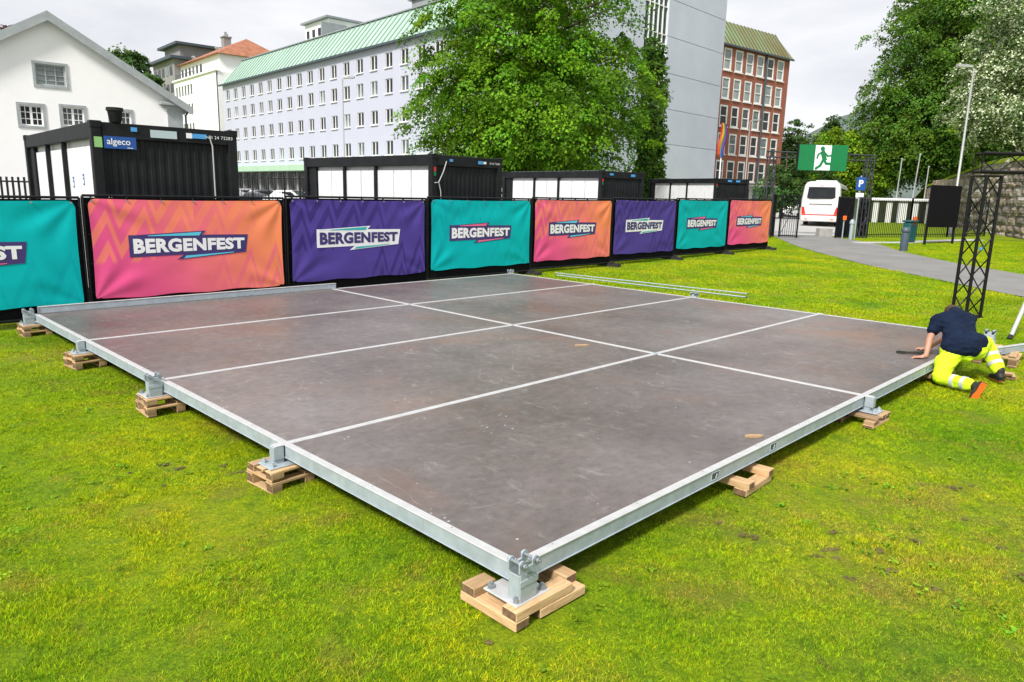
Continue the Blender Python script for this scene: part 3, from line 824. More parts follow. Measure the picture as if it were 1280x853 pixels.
def zigmask(x, z, s):
    """two flights of parallel lightning strokes: upper left and lower right"""
    u = (x - BX0) / (BX1 - BX0); v = (z - BZ0) / (BZ1 - BZ0); m = 0.0
    y = .62 * sawt(x / .60 + .15) + .10 * x
    for off in (.62, 1.12, 1.62):
        if v > .30: m = max(m, max(0, min(1, (.115 - abs(z - y - off + .1)) / .02 + .5)) * max(0, min(1, (v - .34 - .55 * max(0, u - .25)) / .05)) * max(0, min(1, 1.0 - (u - .52) * 2.2)))
    y = .70 * sawt(x / .52 + .4) + .16 * (x - 2.2)
    for off in (-.25, .22):
        if u > .45: m = max(m, max(0, min(1, (.10 - abs(z - y - off)) / .02 + .5)) * max(0, min(1, (.62 - v) / .06)) * max(0, min(1, (u - .48) * 6)))
    return max(0, min(1, m))
def lerp(a, b, t): return tuple(x + (y - x) * t for x, y in zip(a, b))
def print_colour(kind, x, z, s):
    u = (x - BX0) / (BX1 - BX0); v = (z - BZ0) / (BZ1 - BZ0)
    k = zigmask(x, z, s)
    if kind == 'orange':
        t = max(0, min(1, u * .95 + (v - .5) * .30)); t = t * t * (3 - 2 * t)
        pink, org = (.78, .095, .27), (.90, .27, .115)
        c = lerp(pink, org, t)
        tgt = org if (u < .5) else lerp(pink, org, .25)
        return lerp(c, tgt, .62 * k)
    if kind == 'purple': return lerp((.082, .054, .285), (.045, .028, .175), .8 * k)
    return lerp((.001, .430, .455), (.001, .365, .395), .6 * k)
LOGO = dict(plate=[(.64, 1.309), (2.70, 1.282), (2.654, .971), (.64, .942)],
            up=[(.70, 1.305), (1.93, 1.364), (1.845, 1.288), (.70, 1.290)], upc=[(.95, 1.299), (1.85, 1.345), (1.803, 1.280), (.95, 1.287)],
            lo=[(1.40, .872), (2.655, .960), (2.655, .985), (1.53, .958)], loc=[(1.52, .891), (2.42, .960), (2.42, .972), (1.56, .936)])
TXT = text_mesh('BERGENFEST', 1.0, bold=0.05, extrude=0.0, spacing=1.06)
def conform(b, poly, off, s, mi=0, n=10):
    # split a quad into strips so that it follows the cloth
    (a, b_, c, d) = poly; vs_ = []
    for i in range(n + 1):
        t = i / n
        for p in (lerp(a, b_, t), lerp(lerp(a, b_, t), lerp(d, c, t), .5), lerp(d, c, t)):
            x, z = p[0], p[1] + .044; vs_.append((x, -.055 + wrinkle(x, z, s) - off, z))
    b.add(vs_, [(3 * i + j, 3 * i + 3 + j, 3 * i + 4 + j, 3 * i + 1 + j) for i in range(n) for j in range(2)], mi)
NAMES = {-1: 'teal', 0: 'orange', 1: 'purple', 2: 'teal', 3: 'orange', 4: 'purple', 5: 'teal', 6: 'orange'}
BLAB = {-1: 'teal banner cut off by the left picture edge, only the end of its word showing',
        0: 'largest pink and orange banner, with lightning strokes and a navy logo',
        1: 'purple banner with white logo plate, the nearer and larger of the two purple ones',
        2: 'teal banner with navy logo plate between the near purple and the second orange banner',
        3: 'orange and pink banner hanging between a teal one and the farther purple one',
        4: 'smaller purple banner with white logo plate, the farther of the two purple ones',
        5: 'small teal banner beside the last orange one, farthest of the teal banners',
        6: 'small orange banner at the far right end of the fence beside the gate'}
TIE_A = MB().box((0, 0, 0), (.012, .05, .05)).mesh('cable_tie', M['black_paint'])
EYE = MB().cyl((0, -.004, 0), (0, .004, 0), .017, n=10).mesh('eyelet', M['bolt'])
TIE_B = MB().box((0, 0, 0), (.06, .012, .01)).mesh('cable_tie', M['black_paint'])
def make_banner(k):
    kind = NAMES[k]; s = k * 1.37 + .5
    nx, nz = (210, 104) if k in (0, 1) else ((110, 55) if k <= 3 else (60, 30))
    th = thing('banner', BLAB[k], 'banner', F0 + FD * (3.5 * k) + Vector((0, 0, base_z(k))), F_ANG, 'festival banners tied to the fence')
    vs_, cols = [], []
    rc = .13
    for j in range(nz + 1):
        for i in range(nx + 1):
            x = BX0 + (BX1 - BX0) * i / nx; z = BZ0 + (BZ1 - BZ0) * j / nz
            c = print_colour(kind, x, z, s)
            cols.append((*c, 1))
            # rounded corners and edges drawn in a little between the ties
            for cx, sx_ in ((BX0 + rc, -1), (BX1 - rc, 1)):
                for cz, sz_ in ((BZ0 + rc * .6, -1), (BZ1 - rc, 1)):
                    dx, dz = (x - cx) * sx_, (z - cz) * sz_
                    if dx > 0 and dz > 0:
                        m_ = max(dx, dz); r_ = math.hypot(dx, dz)
                        f = m_ / r_; x = cx + dx * f * sx_; z = cz + dz * f * sz_
            u, v = i / nx, j / nz
            z += -.02 * math.sin(PI * u) * v ** 6 + (.035 * (u - .5)) * 0 + .012 * math.sin(u * 19 + s) * (1 - v) ** 8
            x += .02 * math.sin(PI * v) * (1 if u < .5 else -1) * abs(2 * u - 1) ** 8
            vs_.append((x, -.055 + wrinkle(x, z, s), z))
    w = nx + 1
    fs = [(j * w + i, j * w + i + 1, (j + 1) * w + i + 1, (j + 1) * w + i) for j in range(nz) for i in range(nx)]
    me = bpy.data.meshes.new('fabric'); me.from_pydata(vs_, [], fs); me.materials.append(M['print']); me.shade_smooth()
    ca = me.color_attributes.new('print', 'FLOAT_COLOR', 'POINT')
    ca.data.foreach_set('color', np.array(cols, dtype=np.float32).ravel())
    link('fabric', me, th)
    pl_m = M['white_print'] if kind == 'purple' else M['navy_print']
    tx_m = M['navy_print'] if kind == 'purple' else M['white_print']
    st_m = {'orange': M['cyan_print'], 'purple': M['teal_print'], 'teal': M['pink_print']}[kind]
    b = MB()
    conform(b, LOGO['plate'], .005, s, 0); conform(b, LOGO['up'], .0065, s, 0); conform(b, LOGO['lo'], .0065, s, 0)
    p = b.build('logo_plate', pl_m, th, recalc=False)
    b = MB(); conform(b, LOGO['upc'], .0085, s); conform(b, LOGO['loc'], .0085, s)
    b.build('logo_stripe', st_m, p, recalc=False)
    tv, tf, (x0, x1, y0, y1) = TXT
    vv = []
    for q in tv:
        t = (q.x - x0) / (x1 - x0); h = .252 - .05 * t
        x = .705 + t * 1.925; z = 1.1245 + .044 + ((q.y - y0) / (y1 - y0) - .5) * h
        vv.append((x, -.055 + wrinkle(x, z, s) - .0095, z))
    b = MB(); b.add(vv, tf); b.build('lettering', tx_m, p, recalc=False)
    # cable ties at the eyelets
    for i in range(7):
        link('eyelet', EYE, th, (BX0 + .06 + (BX1 - BX0 - .12) * i / 6, -.066, BZ1 - .035)); link('cable_tie', TIE_A, th, (BX0 + .06 + (BX1 - BX0 - .12) * i / 6, -.03, BZ1 + .005))
    for i in range(4):
        for x in (BX0 + .01, BX1 - .01): link('cable_tie', TIE_B, th, (x, -.03, BZ0 + .12 + 1.4 * i / 3))

fr = MB()
for x in (.025, 3.475): fr.cyl((x, 0, .10), (x, 0, 1.99), .021, n=8)
for z in (.13, 1.99): fr.cyl((.025, 0, z), (3.475, 0, z), .021, n=8)
fr_m = fr.mesh('frame', M['black_paint'], smooth=True)
sc = MB().box((1.75, .012, 1.03), (3.494, .008, 1.86))
sc_m = sc.mesh('mesh_screen', M['scrim'])
wi = MB()
for i in range(9): wi.box((1.75, .021, .22 + i * .205), (3.44, .006, .006))
for i in range(29): wi.box((.06 + i * .12, .026, 1.03), (.005, .005, 1.86))
wi_m = wi.mesh('wire', M['galv'])
ft = MB(); ft.prism([(-.34, -.11, 0), (.34, -.11, 0), (.36, -.09, .0), (.36, .09, 0), (.34, .11, 0), (-.34, .11, 0), (-.36, .09, 0), (-.36, -.09, 0)], (0, 0, .10))
ft.box((0, 0, .115), (.30, .16, .03), bev=.01)
ft.cyl((-.06, 0, .12), (-.06, 0, .16), .03, n=10); ft.cyl((.06, 0, .12), (.06, 0, .16), .03, n=10)
ft_m = ft.mesh('rubber_block', M['rubber'])
FL = {-1: 'black mesh fence panel behind the cut-off teal banner', 0: 'black mesh fence panel behind the largest pink and orange banner', 1: 'black mesh fence panel behind the near purple banner',
      2: 'black mesh fence panel behind the near teal banner', 3: 'black mesh fence panel behind the middle orange banner', 4: 'black mesh fence panel behind the far purple banner',
      5: 'black mesh fence panel behind the far teal banner', 6: 'black mesh fence panel behind the last orange banner by the gate'}
for k in range(-1, 7):
    p = F0 + FD * (3.5 * k); p.z = base_z(k)
    t = thing('mesh_fence', FL[k], 'fence', p, F_ANG, 'mesh fences carrying the banners')
    link('frame', fr_m, t); link('mesh_screen', sc_m, t); w_ = link('wire', wi_m, t); w_['kind'] = 'stuff'
    make_banner(k)
for k in range(-1, 8):
    p = F0 + FD * (3.5 * k + .0); p.z = base_z(k - .5) - .005
    o = link('rubber_block', ft_m, None, p, F_ANG + PI / 2)
    nb = {-1: 'at the left edge of the picture', 0: 'behind the far left corner of the stage floor', 1: 'between the big orange and the near purple banner', 2: 'between the near purple and the near teal banner', 3: 'under the seam of the near teal and the middle orange banner',
          4: 'under the seam of the middle orange and the far purple banner', 5: 'under the seam of the far purple and the far teal banner', 6: 'under the seam of the far teal and the last orange banner', 7: 'at the far right end of the fence'}[k]
    tag(o, 'black rubber fence block ' + nb, 'rubber block', 'rubber blocks weighing down the fence')

# ================================================================== CABINS
def cabin(label, corner, ang, top, base=None):
    """long white side on local x=0 (facing -x), black end on local y=0 (facing -y)"""
    x, y = corner; g = ground(x, y) if base is None else base
    t = thing('container_cabin', label, 'site cabin', (x, y, g), ang, 'black site cabins behind the banner fence')
    H_ = top - g; W, L = 2.438, 6.058
    fr = MB()
    for px, py in ((.08, .08), (W - .08, .08), (.08, L - .08), (W - .08, L - .08)):
        fr.box((px, py, H_ / 2), (.16, .16, H_ - .01), bev=.012)
    for z, h in ((H_ - .14, .26), (.10, .2)):
        fr.box((W / 2, .075, z), (W - .33, .13, h), bev=.01); fr.box((W / 2, L - .075, z), (W - .33, .13, h), bev=.01)
        fr.box((.075, L / 2, z), (.13, L - .33, h), bev=.01); fr.box((W - .075, L / 2, z), (.13, L - .33, h), bev=.01)
    for px, py in ((.08, .08), (W - .08, .08), (.08, L - .08), (W - .08, L - .08)):
        fr.box((px, py, H_ - .05), (.178, .178, .118), bev=.01)
    fr.build('steel_frame', M['black_paint'], t)
    rf = MB(); rf.box((W / 2, L / 2, H_ - .02), (W - .3, L - .3, .03))
    for i in range(20): rf.box((W / 2, .4 + i * .275, H_ - .002), (W - .34, .05, .02))
    rf.build('roof', M['roof_zinc'], t)
    # corrugated end wall
    def corr(x0, x1, y, z0, z1, sgn):
        b = MB(); n = int((x1 - x0) / .145); w = (x1 - x0) / n
        prof = []
        for i in range(n):
            for f, d in ((0, 0), (.40, 0), (.5, .014), (.90, .014)): prof.append((x0 + (i + f) * w, y + d * sgn))
        prof.append((x1, y))
        vs_ = [(p[0], p[1], z) for p in prof for z in (z0, z1)]
        b.add(vs_, [(2 * i, 2 * i + 2, 2 * i + 3, 2 * i + 1) for i in range(len(prof) - 1)])
        return b
    corr(.16, W - .16, .055, .2, H_ - .27, 1).build('corrugated_wall', M['black_paint'], t)
    b = corr(.16, W - .16, L - .055, .2, H_ - .27, -1); b.build('corrugated_wall', M['black_paint'], t)
    MB().box((W - .06, L / 2, H_ / 2), (.05, L - .33, H_ - .45)).build('rear_wall', M['black_paint'], t)
    # white side: dividing posts, door and wall panels
    b = MB().box((.17, .0 + L / 2, H_ / 2), (.02, L - .33, H_ - .45)); b.build('inner_wall', M['white_panel'], t)
    cuts = [.19, .98, 1.72, 2.46, 3.22, 3.96, 4.72, 5.46]
    for a, c in zip(cuts[:-1], cuts[1:]):
        p = MB().box((.135, (a + c) / 2, (H_ - .38 + .22) / 2), (.045, c - a - .035, H_ - .60), bev=.008)
        o = p.build('wall_panel', M['white_panel'], t)
        if abs(a - 3.22) < .01 or abs(a - .98) < .01:
            h = MB(); h.box((.10, a + .12, 1.15), (.03, .03, .16), bev=.008); h.box((.105, a + .12, 1.15), (.012, .05, .22), bev=.004); h.build('door_handle', M['bolt'], o)
    po = MB().box((0, 0, 0), (.09, .075, H_ - .48), bev=.006).mesh('dividing_post', M['black_paint'])
    for yy in (2.46, 3.96): link('dividing_post', po, t, (.075, yy, H_ / 2))
    MB().box((.10, 5.68, H_ / 2), (.06, .40, H_ - .45), bev=.01).build('end_panel', M['black_paint'], t)
    return t, H_, W, L

def decal(name, t, m, x, z, w, h, y=-.006, side='end'):
    b = MB()
    if side == 'end': b.box((x, y, z), (w, .004, h))
    else: b.box((y, x, z), (.004, w, h))
    return b.build(name, m, t)
def end_text(t, txt, x, z, h, m, y=-.010, bold=.01, par=None, sp=1.0):
    tv, tf, (x0, x1, y0, y1) = text_mesh(txt, 1.0, bold=bold, extrude=0.0, spacing=sp)
    k = h / (y1 - y0)
    b = MB(); b.add([(x + (q.x - x0) * k, y, z + (q.y - y0) * k) for q in tv], tf)
    return b.build('lettering', m, par or t, recalc=False)
def post_marks(t, H_):
    decal('red_mark', t, M['red'], .09, H_ - .36, .07, .10); decal('green_mark', t, M['sign_green'], .09, H_ - .47, .07, .10)

# cabin nearest the stage
t, Hc, W_, L_ = cabin('black site cabin at the far left with a blue lettered sign and white doors', (-7.058, 12.35), R(42.5), 3.175, -.03)
post = decal('lime_mark', t, M['lime'], -.0 + .095, Hc - .34, .12, .17)
sg = decal('sign_board', t, M['blue_sign'], .43, Hc - .335, .50, .20)
end_text(t, 'algeco', .225, Hc - .40, .135, M['sign_white'], par=sg)
decal('sign_line', sg, M['sign_white'], .58, Hc - .415, .09, .010, y=-.0095)
decal('blue_sticker', t, M['blue_light'], .66, Hc - .10, .10, .07)
decal('grey_sticker', t, M['sticker_grey'], 1.14, Hc - .15, .44, .13)
decal('white_sticker', t, M['sign_white'], 1.57, Hc - .14, .10, .09); decal('blue_sticker', t, M['blue_light'], 1.75, Hc - .14, .26, .08, y=-.0065)
end_text(t, 'BI 24 72283', 1.92, Hc - .17, .055, M['sign_white'], bold=0.0, sp=1.15)
cb = MB(); cb.tube([(1.86, -.02, Hc - .14), (1.93, -.025, Hc - .17), (1.97, -.02, Hc - .3), (1.975, -.02, 1.6), (1.97, -.02, .4)], .012, n=6)
cb.build('power_cable', M['cable'], t, smooth=True)
cb = MB(); cb.tube([(.25, -.03, 1.62), (.16, -.06, 1.72), (.12, -.05, 1.9), (.2, -.06, 1.98), (.28, -.05, 1.86), (.2, -.07, 1.76), (.34, -.06, 1.82), (.45, -.05, 1.93), (.40, -.05, 1.8), (.2, -.06, 1.68), (.08, -.05, 1.66)], .012, n=6)
cb.build('coiled_cable', M['cable'], t, smooth=True)
for yy, zz in ((.35, 2.28), (1.3, 2.25), (2.1, 2.2)):
    o = decal('door_symbol', t, M['blue_sign'], yy, zz, .10, .20, y=.1095, side='long')
    decal('symbol_mark', o, M['sign_white'], yy, zz + .045, .035, .035, y=.106, side='long'); decal('symbol_mark', o, M['sign_white'], yy, zz - .035, .05, .07, y=.106, side='long')
bk = thing('black_tub', 'black plastic tub standing on the roof corner of the lettered site cabin', 'tub', (-6.80, 12.66, 3.168), 0)
bk.scale = (.66, .66, .66)
MB().lathe([(.125, 0), (.14, .02), (.185, .33), (.20, .33), (.20, .37), (.175, .37), (.15, .1), (.10, .06)], n=20).build('tub_wall', M['black_paint'], bk, smooth=True)
MB().lathe([(.196, .29), (.208, .30), (.208, .32), (.196, .325)], n=20).build('rim', M['rubber'], bk, smooth=True)

t, Hc, W_, L_ = cabin('black site cabin with white doors behind the near purple and teal banners', (-2.064, 18.15), R(46), 3.065)
post_marks(t, Hc); decal('blue_sticker', t, M['blue_light'], .62, Hc - .13, .11, .06); decal('blue_sticker', t, M['blue_light'], 1.62, Hc - .14, .16, .08); decal('white_sticker', t, M['sign_white'], 1.78, Hc - .14, .1, .06)
end_text(t, 'BI 24 72283', 1.96, Hc - .17, .05, M['sign_white'], bold=0.0, sp=1.1)
cb = MB(); cb.tube([(.45, -.02, Hc - .16), (.33, -.04, Hc - .42), (.17, -.05, Hc - .68), (.05, -.04, Hc - .69)], .012, n=6); cb.tube([(.17, -.05, Hc - .66), (.25, -.04, Hc - .9), (.30, -.03, .5)], .012, n=6)
cb.build('power_cable', M['cable'], t, smooth=True)
t, Hc, W_, L_ = cabin('black site cabin with white doors behind the middle orange banner, below the big green tree', (3.21, 27.8), R(39), 3.10)
post_marks(t, Hc); decal('blue_sticker', t, M['blue_light'], .55, Hc - .13, .2, .07); decal('blue_sticker', t, M['blue_light'], 1.75, Hc - .14, .24, .09)
t, Hc, W_, L_ = cabin('black site cabin farthest along the fence, its end below the red brick building', (10.955, 40.45), R(27), 3.27)
post_marks(t, Hc); decal('blue_sticker', t, M['blue_light'], 1.0, Hc - .13, .3, .1); decal('blue_sticker', t, M['blue_light'], 1.6, Hc - .13, .3, .1)

# ================================================================== BUILDINGS
def holed_wall(x0, x1, z0, z1, holes, depth=.22):
    """front sheet at y=0 with recessed openings (reveals included), closed box behind"""
    b = MB()
    xs_ = sorted({x0, x1, *[h[0] for h in holes], *[h[1] for h in holes]}); zs = sorted({z0, z1, *[h[2] for h in holes], *[h[3] for h in holes]})
    hs = set((round(h[0], 4), round(h[2], 4)) for h in holes)
    for i in range(len(xs_) - 1):
        run = None
        for j in range(len(zs) - 1):
            xm, zm = (xs_[i] + xs_[i + 1]) / 2, (zs[j] + zs[j + 1]) / 2
            solid = not any(h[0] < xm < h[1] and h[2] < zm < h[3] for h in holes)
            if solid: b.add([(xs_[i], 0, zs[j]), (xs_[i + 1], 0, zs[j]), (xs_[i + 1], 0, zs[j + 1]), (xs_[i], 0, zs[j + 1])], [(0, 1, 2, 3)])
    for h in holes:
        a, c, d, e = h
        for q in (((a, d), (c, d)), ((c, d), (c, e)), ((c, e), (a, e)), ((a, e), (a, d))):
            (p0, r0), (p1, r1) = q
            b.add([(p0, 0, r0), (p1, 0, r1), (p1, depth, r1), (p0, depth, r0)], [(0, 1, 2, 3)])
    return b
def body_box(b, x0, x1, y0, y1, z0, z1):
    b.box(((x0 + x1) / 2, (y0 + y1) / 2, (z0 + z1) / 2), (x1 - x0, y1 - y0, z1 - z0)); return b

def window_meshes(w, h, fw, muls_x, muls_z, frame_m, glass_m, sill=None, surround=None, depth=.12):
    """frame with bars (outer w x h, origin at centre of the opening front), pane behind it"""
    f = MB(); y = depth
    f.box((-w / 2 + fw / 2, y, 0), (fw, .08, h)); f.box((w / 2 - fw / 2, y, 0), (fw, .08, h))
    f.box((0, y, h / 2 - fw / 2), (w - 2 * fw, .08, fw)); f.box((0, y, -h / 2 + fw / 2), (w - 2 * fw, .08, fw))
    for x, bw in muls_x: f.box((x, y + .004, 0), (bw, .072, h - 2 * fw))
    for z, bw in muls_z: f.box((0, y + .006, z), (w - 2 * fw, .066, bw))
    if sill: f.box((0, -.03, -h / 2 - sill / 2), (w + .16, .22, sill), mi=0)
    if surround:
        s = surround
        for x in (-1, 1): f.box((x * (w / 2 + s / 2), -.012, 0), (s, .06, h + 2 * s), mi=1)
        for z in (-1, 1): f.box((0, -.012, z * (h / 2 + s / 2)), (w, .06, s), mi=1)
    mats = [frame_m] + ([M['grey_trim']] if surround else [])
    fm = f.mesh('window', mats)
    p = MB().box((0, depth + .05, 0), (w - .02, .012, h - .02)); pm = p.mesh('pane', glass_m)
    return fm, pm
def put_window(ms, parent, x, z, y=0.0, name='window'):
    o = link(name, ms[0], parent, (x, y, z)); link('pane', ms[1], o); return o

# ---- long lavender office building with green copper roof
ang = R(-48.04)
lav = thing('office_building', 'long lavender office building with rows of windows and pale green metal roof', 'building', (-43.39, 112.72, .55), ang)
WX = 2.97; rows = [15.05, 12.45, 9.40, 6.15]; holes = []
cols = list(range(0, 20))
for k in cols:
    for r_ in rows: holes.append((k * WX - .70, k * WX + .70, r_ - .74, r_ + .74))
x0, x1 = -1.9, 60.5
b = holed_wall(x0, x1, 4.65, 16.55, holes, .24)
body_box(b, x0 + .004, x1, .25, 14, 4.65, 16.5); b.add([(x0, 0, 4.65), (x0, 0, 16.55), (x0, .26, 16.55), (x0, .26, 4.65)], [(0, 1, 2, 3)])
b.build('wall', M['lavender'], lav)
wm = window_meshes(1.4, 1.48, .075, [(0, .12)], [], M['white_paint'], M['glass'], sill=.10)
for k in cols:
    for r_ in rows: put_window(wm, lav, k * WX, r_)
# ground floor: dark shop fronts between pillars, pale canopy
MB().box((29.3, 1.2, 2.3), (62, .1, 4.6)).build('shop_front', M['glass'], lav)
pil = MB().box((0, 0, 0), (.55, .5, 4.2)).mesh('pillar', M['grey_concrete'])
for k in range(0, 21): link('pillar', pil, lav, (k * WX + .9 - WX, .5, 2.1))
b = MB()
for k in range(0, 84): b.box((-1.5 + k * .74, 1.12, 1.9), (.06, .06, 3.8))
b.box((29.3, 1.1, 1.15), (62, .05, .14)); b.box((29.3, 1.1, 3.1), (62, .05, .1)); o = b.build('glazing_bar', M['white_paint'], lav); o['kind'] = 'stuff'
MB().box((29.3, -.35, 4.22), (62.6, 2.2, .78), bev=.04).build('canopy', M['canopy_green'], lav)
# mansard roof
ey, ez, ry, rz = -.45, 16.62, 2.6, 20.3
b = MB()
prof = [(ey, ez), (ry, rz), (11.5, rz), (14.4, ez)]
xa, xb = x0 - .5, x1 + .3
vs_ = [(xa, y, z) for y, z in prof[:1]] + [(xa + 2.2, y, z) for y, z in prof[1:3]] + [(xa, prof[3][0], prof[3][1])]
vs_ += [(xb, y, z) for y, z in prof]
b.add(vs_, [(0, 1, 5, 4), (1, 2, 6, 5), (2, 3, 7, 6), (0, 1, 2, 3), (4, 5, 6, 7), (0, 3, 7, 4)])
roof = b.build('roof', M['verdigris'], lav)
b = MB(); n = 54
for i in range(n):
    x = xa + 2.3 + (xb - xa - 2.3) * i / n
    b.prism([(x - .07, ey, ez + .01), (x + .07, ey, ez + .01), (x + .07, ry, rz + .01), (x - .07, ry, rz + .01)], (0, -.05, .07))
o = b.build('standing_seam', M['verdigris_dark'], roof); o['kind'] = 'stuff'
MB().box((29.3, ey + .02, ez - .05), (xb - xa, .25, .22)).build('gutter', M['gutter'], lav)
MB().box((29.6, ry, rz + .05), (xb - xa - 2.2, .5, .12)).build('ridge_cap', M['roof_zinc'], lav)
# roof-top plant rooms
ph = MB(); ph.box((20.0, 7, rz + 1.4), (6.5, 5, 2.8)); ph.box((20.0, 7, rz + 2.95), (7.4, 6, .22), mi=1); ph.box((23.4, 5.2, rz + 1.2), (.3, 3.6, 2.0), mi=1)
for i in range(4): ph.box((17.6 + i * 1.6, 4.47, rz + 1.5), (.7, .08, .9), mi=2)
ph.build('plant_room', [M['white_wall'], M['roof_zinc'], M['glass']], lav)
vt = MB(); vt.box((46.2, 4.6, rz + .5), (3.8, 3, 1.1)); vt.box((46.2, 4.6, rz + 1.22), (4.6, 3.6, .3), mi=0); vt.build('vent_housing', M['roof_zinc'], lav)

# ---- white building with orange tiled roof, behind
wb = thing('townhouse', 'white building with orange tiled hip roof seen past the end of the lavender offices', 'building', (-63.5, 139.5, .6), ang)
holes = []; rws = [(18.3, 1.8), (15.0, 1.8), (11.7, 1.8), (8.4, 1.8)]
for k in range(6):
    for z, h in rws: holes.append((1.2 + k * 1.55 - .5, 1.2 + k * 1.55 + .5, z - h / 2, z + h / 2))
b = holed_wall(0, 21, 0, 20.2, holes, .3); body_box(b, 0.005, 21, .31, 14, 0, 20.15); b.add([(0, 0, 0), (0, 0, 20.2), (0, .32, 20.2), (0, .32, 0)], [(0, 1, 2, 3)])
b.build('wall', M['white_wall'], wb)
wm2 = window_meshes(1.0, 1.8, .09, [(0, .07)], [], M['grey_trim'], M['glass'])
for k in range(6):
    for z, h in rws: put_window(wm2, wb, 1.2 + k * 1.55, z)
b = MB(); body_box(b, 1.0, 20.4, 1.0, 13, 20.2, 23.0)
b.build('attic_storey', M['white_wall'], wb)
MB().box((10.5, .2, 20.3), (21.4, 1.0, .25)).build('cornice', M['white_wall'], wb)
for k in range(6): 
    o = MB().box((2.0 + k * 1.9, .99, 21.6), (1.0, .06, 1.4)).build('window', M['glass'], wb)
b = MB(); b.tube([(.4, .3, 21.3), (9.5, .3, 21.3)], .05, n=6)
for i in range(12): b.cyl((.4 + i * .82, .3, 20.4), (.4 + i * .82, .3, 21.3), .03, n=6)
b.build('balcony_rail', M['gutter'], wb)
b = MB(); z0, z1 = 23.0, 26.6
b.add([(.2, .2, z0), (21.2, .2, z0), (21.2, 13.8, z0), (.2, 13.8, z0), (7.0, 7, z1), (17, 7, z1)], [(0, 1, 5, 4), (1, 2, 5), (2, 3, 4, 5), (3, 0, 4), (0, 1, 2, 3)])
rf = b.build('roof', M['orange_tile'], wb)
b = MB(); b.box((8.4, 6.8, 27.0), (1.3, 1.3, 1.8)); b.box((8.4, 6.8, 27.95), (1.6, 1.6, .2)); b.cyl((8.2, 6.8, 28), (8.2, 6.8, 28.9), .22, n=10); b.cyl((8.6, 6.9, 28), (8.6, 6.9, 28.5), .2, n=10)
b.build('chimney', M['grey_concrete'], rf)
b = MB(); b.box((4.6, 2.2, 24.35), (1.2, .2, .5), rot=(.7, 0, 0)); b.box((12.6, 3.6, 25.1), (1.4, .2, .6), rot=(.7, 0, 0)); b.build('skylight', M['sticker_grey'], rf)

# ---- grey concrete block behind
gb = thing('concrete_block', 'grey concrete building with stepped flat roofs behind the white gable', 'building', (-68, 147, .6), ang)
b = MB(); body_box(b, -9, 4, 0, 12, 0, 25.2); body_box(b, -6, 3, 1.5, 11, 25.2, 28.0); b.build('wall', M['grey_concrete'], gb)
b = MB(); b.box((-2.4, 5.8, 25.4), (15, 13.4, .5)); b.box((-1.6, 6, 28.2), (11.5, 11, .45)); b.build('roof_slab', M['gutter'], gb)
b = MB(); body_box(b, -16, -7, -1, 10, 0, 20.5); b.build('lower_wing', M['beige'], gb)
for i in range(5):
    for z in (23.2, 20.0, 16.8):
        MB().box((-7.6 + i * 2.4, -.03, z), (1.5, .08, 1.6)).build('window', M['glass'], gb)
MB().box((-11.8, 1.6, 20.7), (10.5, 7, .5)).build('wing_roof', M['roof_zinc'], gb)

# ---- white gabled house on the left
ga = math.atan2(5.0, 6.3)
gh = thing('gabled_house', 'white rendered gable house with grey roof and grey framed windows', 'house', (-24.2, 34.0, 0.15), ga)
s_ap, s_l, s_r, ze, za = 2.78, -2.95, 8.5, 5.98, 9.45
wins = [(2.73, 6.97, 1.22, .95), (1.80, 5.07, .92, .92), (3.50, 5.15, .92, .88), (5.57, 5.15, .92, .88), (-.2, 5.0, .92, .92)]
holes = [(x - w / 2, x + w / 2, z - h / 2, z + h / 2) for x, z, w, h in wins]
b = holed_wall(s_l, s_r, 0, ze, [h for h in holes if h[3] < ze], .22)
# gable triangle with the upper window opening cut out
hx0, hx1, hz0, hz1 = holes[0]
def roof_z(x): return ze + (za - ze) * (1 - abs(x - s_ap) / ((s_r - s_l) / 2))
xsg = sorted([s_l, s_r, s_ap, hx0, hx1, 0.0, 5.5])
for a, c in zip(xsg[:-1], xsg[1:]):
    if hx0 - 1e-6 <= a and c <= hx1 + 1e-6:
        b.add([(a, 0, ze), (c, 0, ze), (c, 0, hz0), (a, 0, hz0)], [(0, 1, 2, 3)]); b.add([(a, 0, hz1), (c, 0, hz1), (c, 0, roof_z(c)), (a, 0, roof_z(a))], [(0, 1, 2, 3)])
    else: b.add([(a, 0, ze), (c, 0, ze), (c, 0, roof_z(c)), (a, 0, roof_z(a))], [(0, 1, 2, 3)])
for q in (((hx0, hz0), (hx1, hz0)), ((hx1, hz0), (hx1, hz1)), ((hx1, hz1), (hx0, hz1)), ((hx0, hz1), (hx0, hz0))):
    (p0, r0), (p1, r1) = q; b.add([(p0, 0, r0), (p1, 0, r1), (p1, .22, r1), (p0, .22, r0)], [(0, 1, 2, 3)])
b.prism([(s_l + .01, .23, 0), (s_r, .23, 0), (s_r, .23, ze), (s_ap, .23, za - .02), (s_l + .01, .23, ze)], (0, 14, 0))
b.add([(s_r, 0, 0), (s_r, .24, 0), (s_r, .24, ze), (s_r, 0, ze)], [(0, 1, 2, 3)])
b.build('wall', M['white_wall'], gh)
for i, (x, z, w, h) in enumerate(wins):
    if i == 0: ms = window_meshes(w, h, .07, [(-.2, .05), (.2, .05)], [(0, .025), (.24, .025), (-.24, .025)], M['grey_trim'], M['glass_pale'], surround=.11)
    else: ms = window_meshes(w, h, .06, [(0, .10), (-.23, .03), (.23, .03)], [(.15, .03), (-.15, .03)], M['white_paint'], M['glass'], surround=.11)
    put_window(ms, gh, x, z)
ov, th_ = .38, .22
k_ = (za - ze) / ((s_r - s_l) / 2)
b = MB()
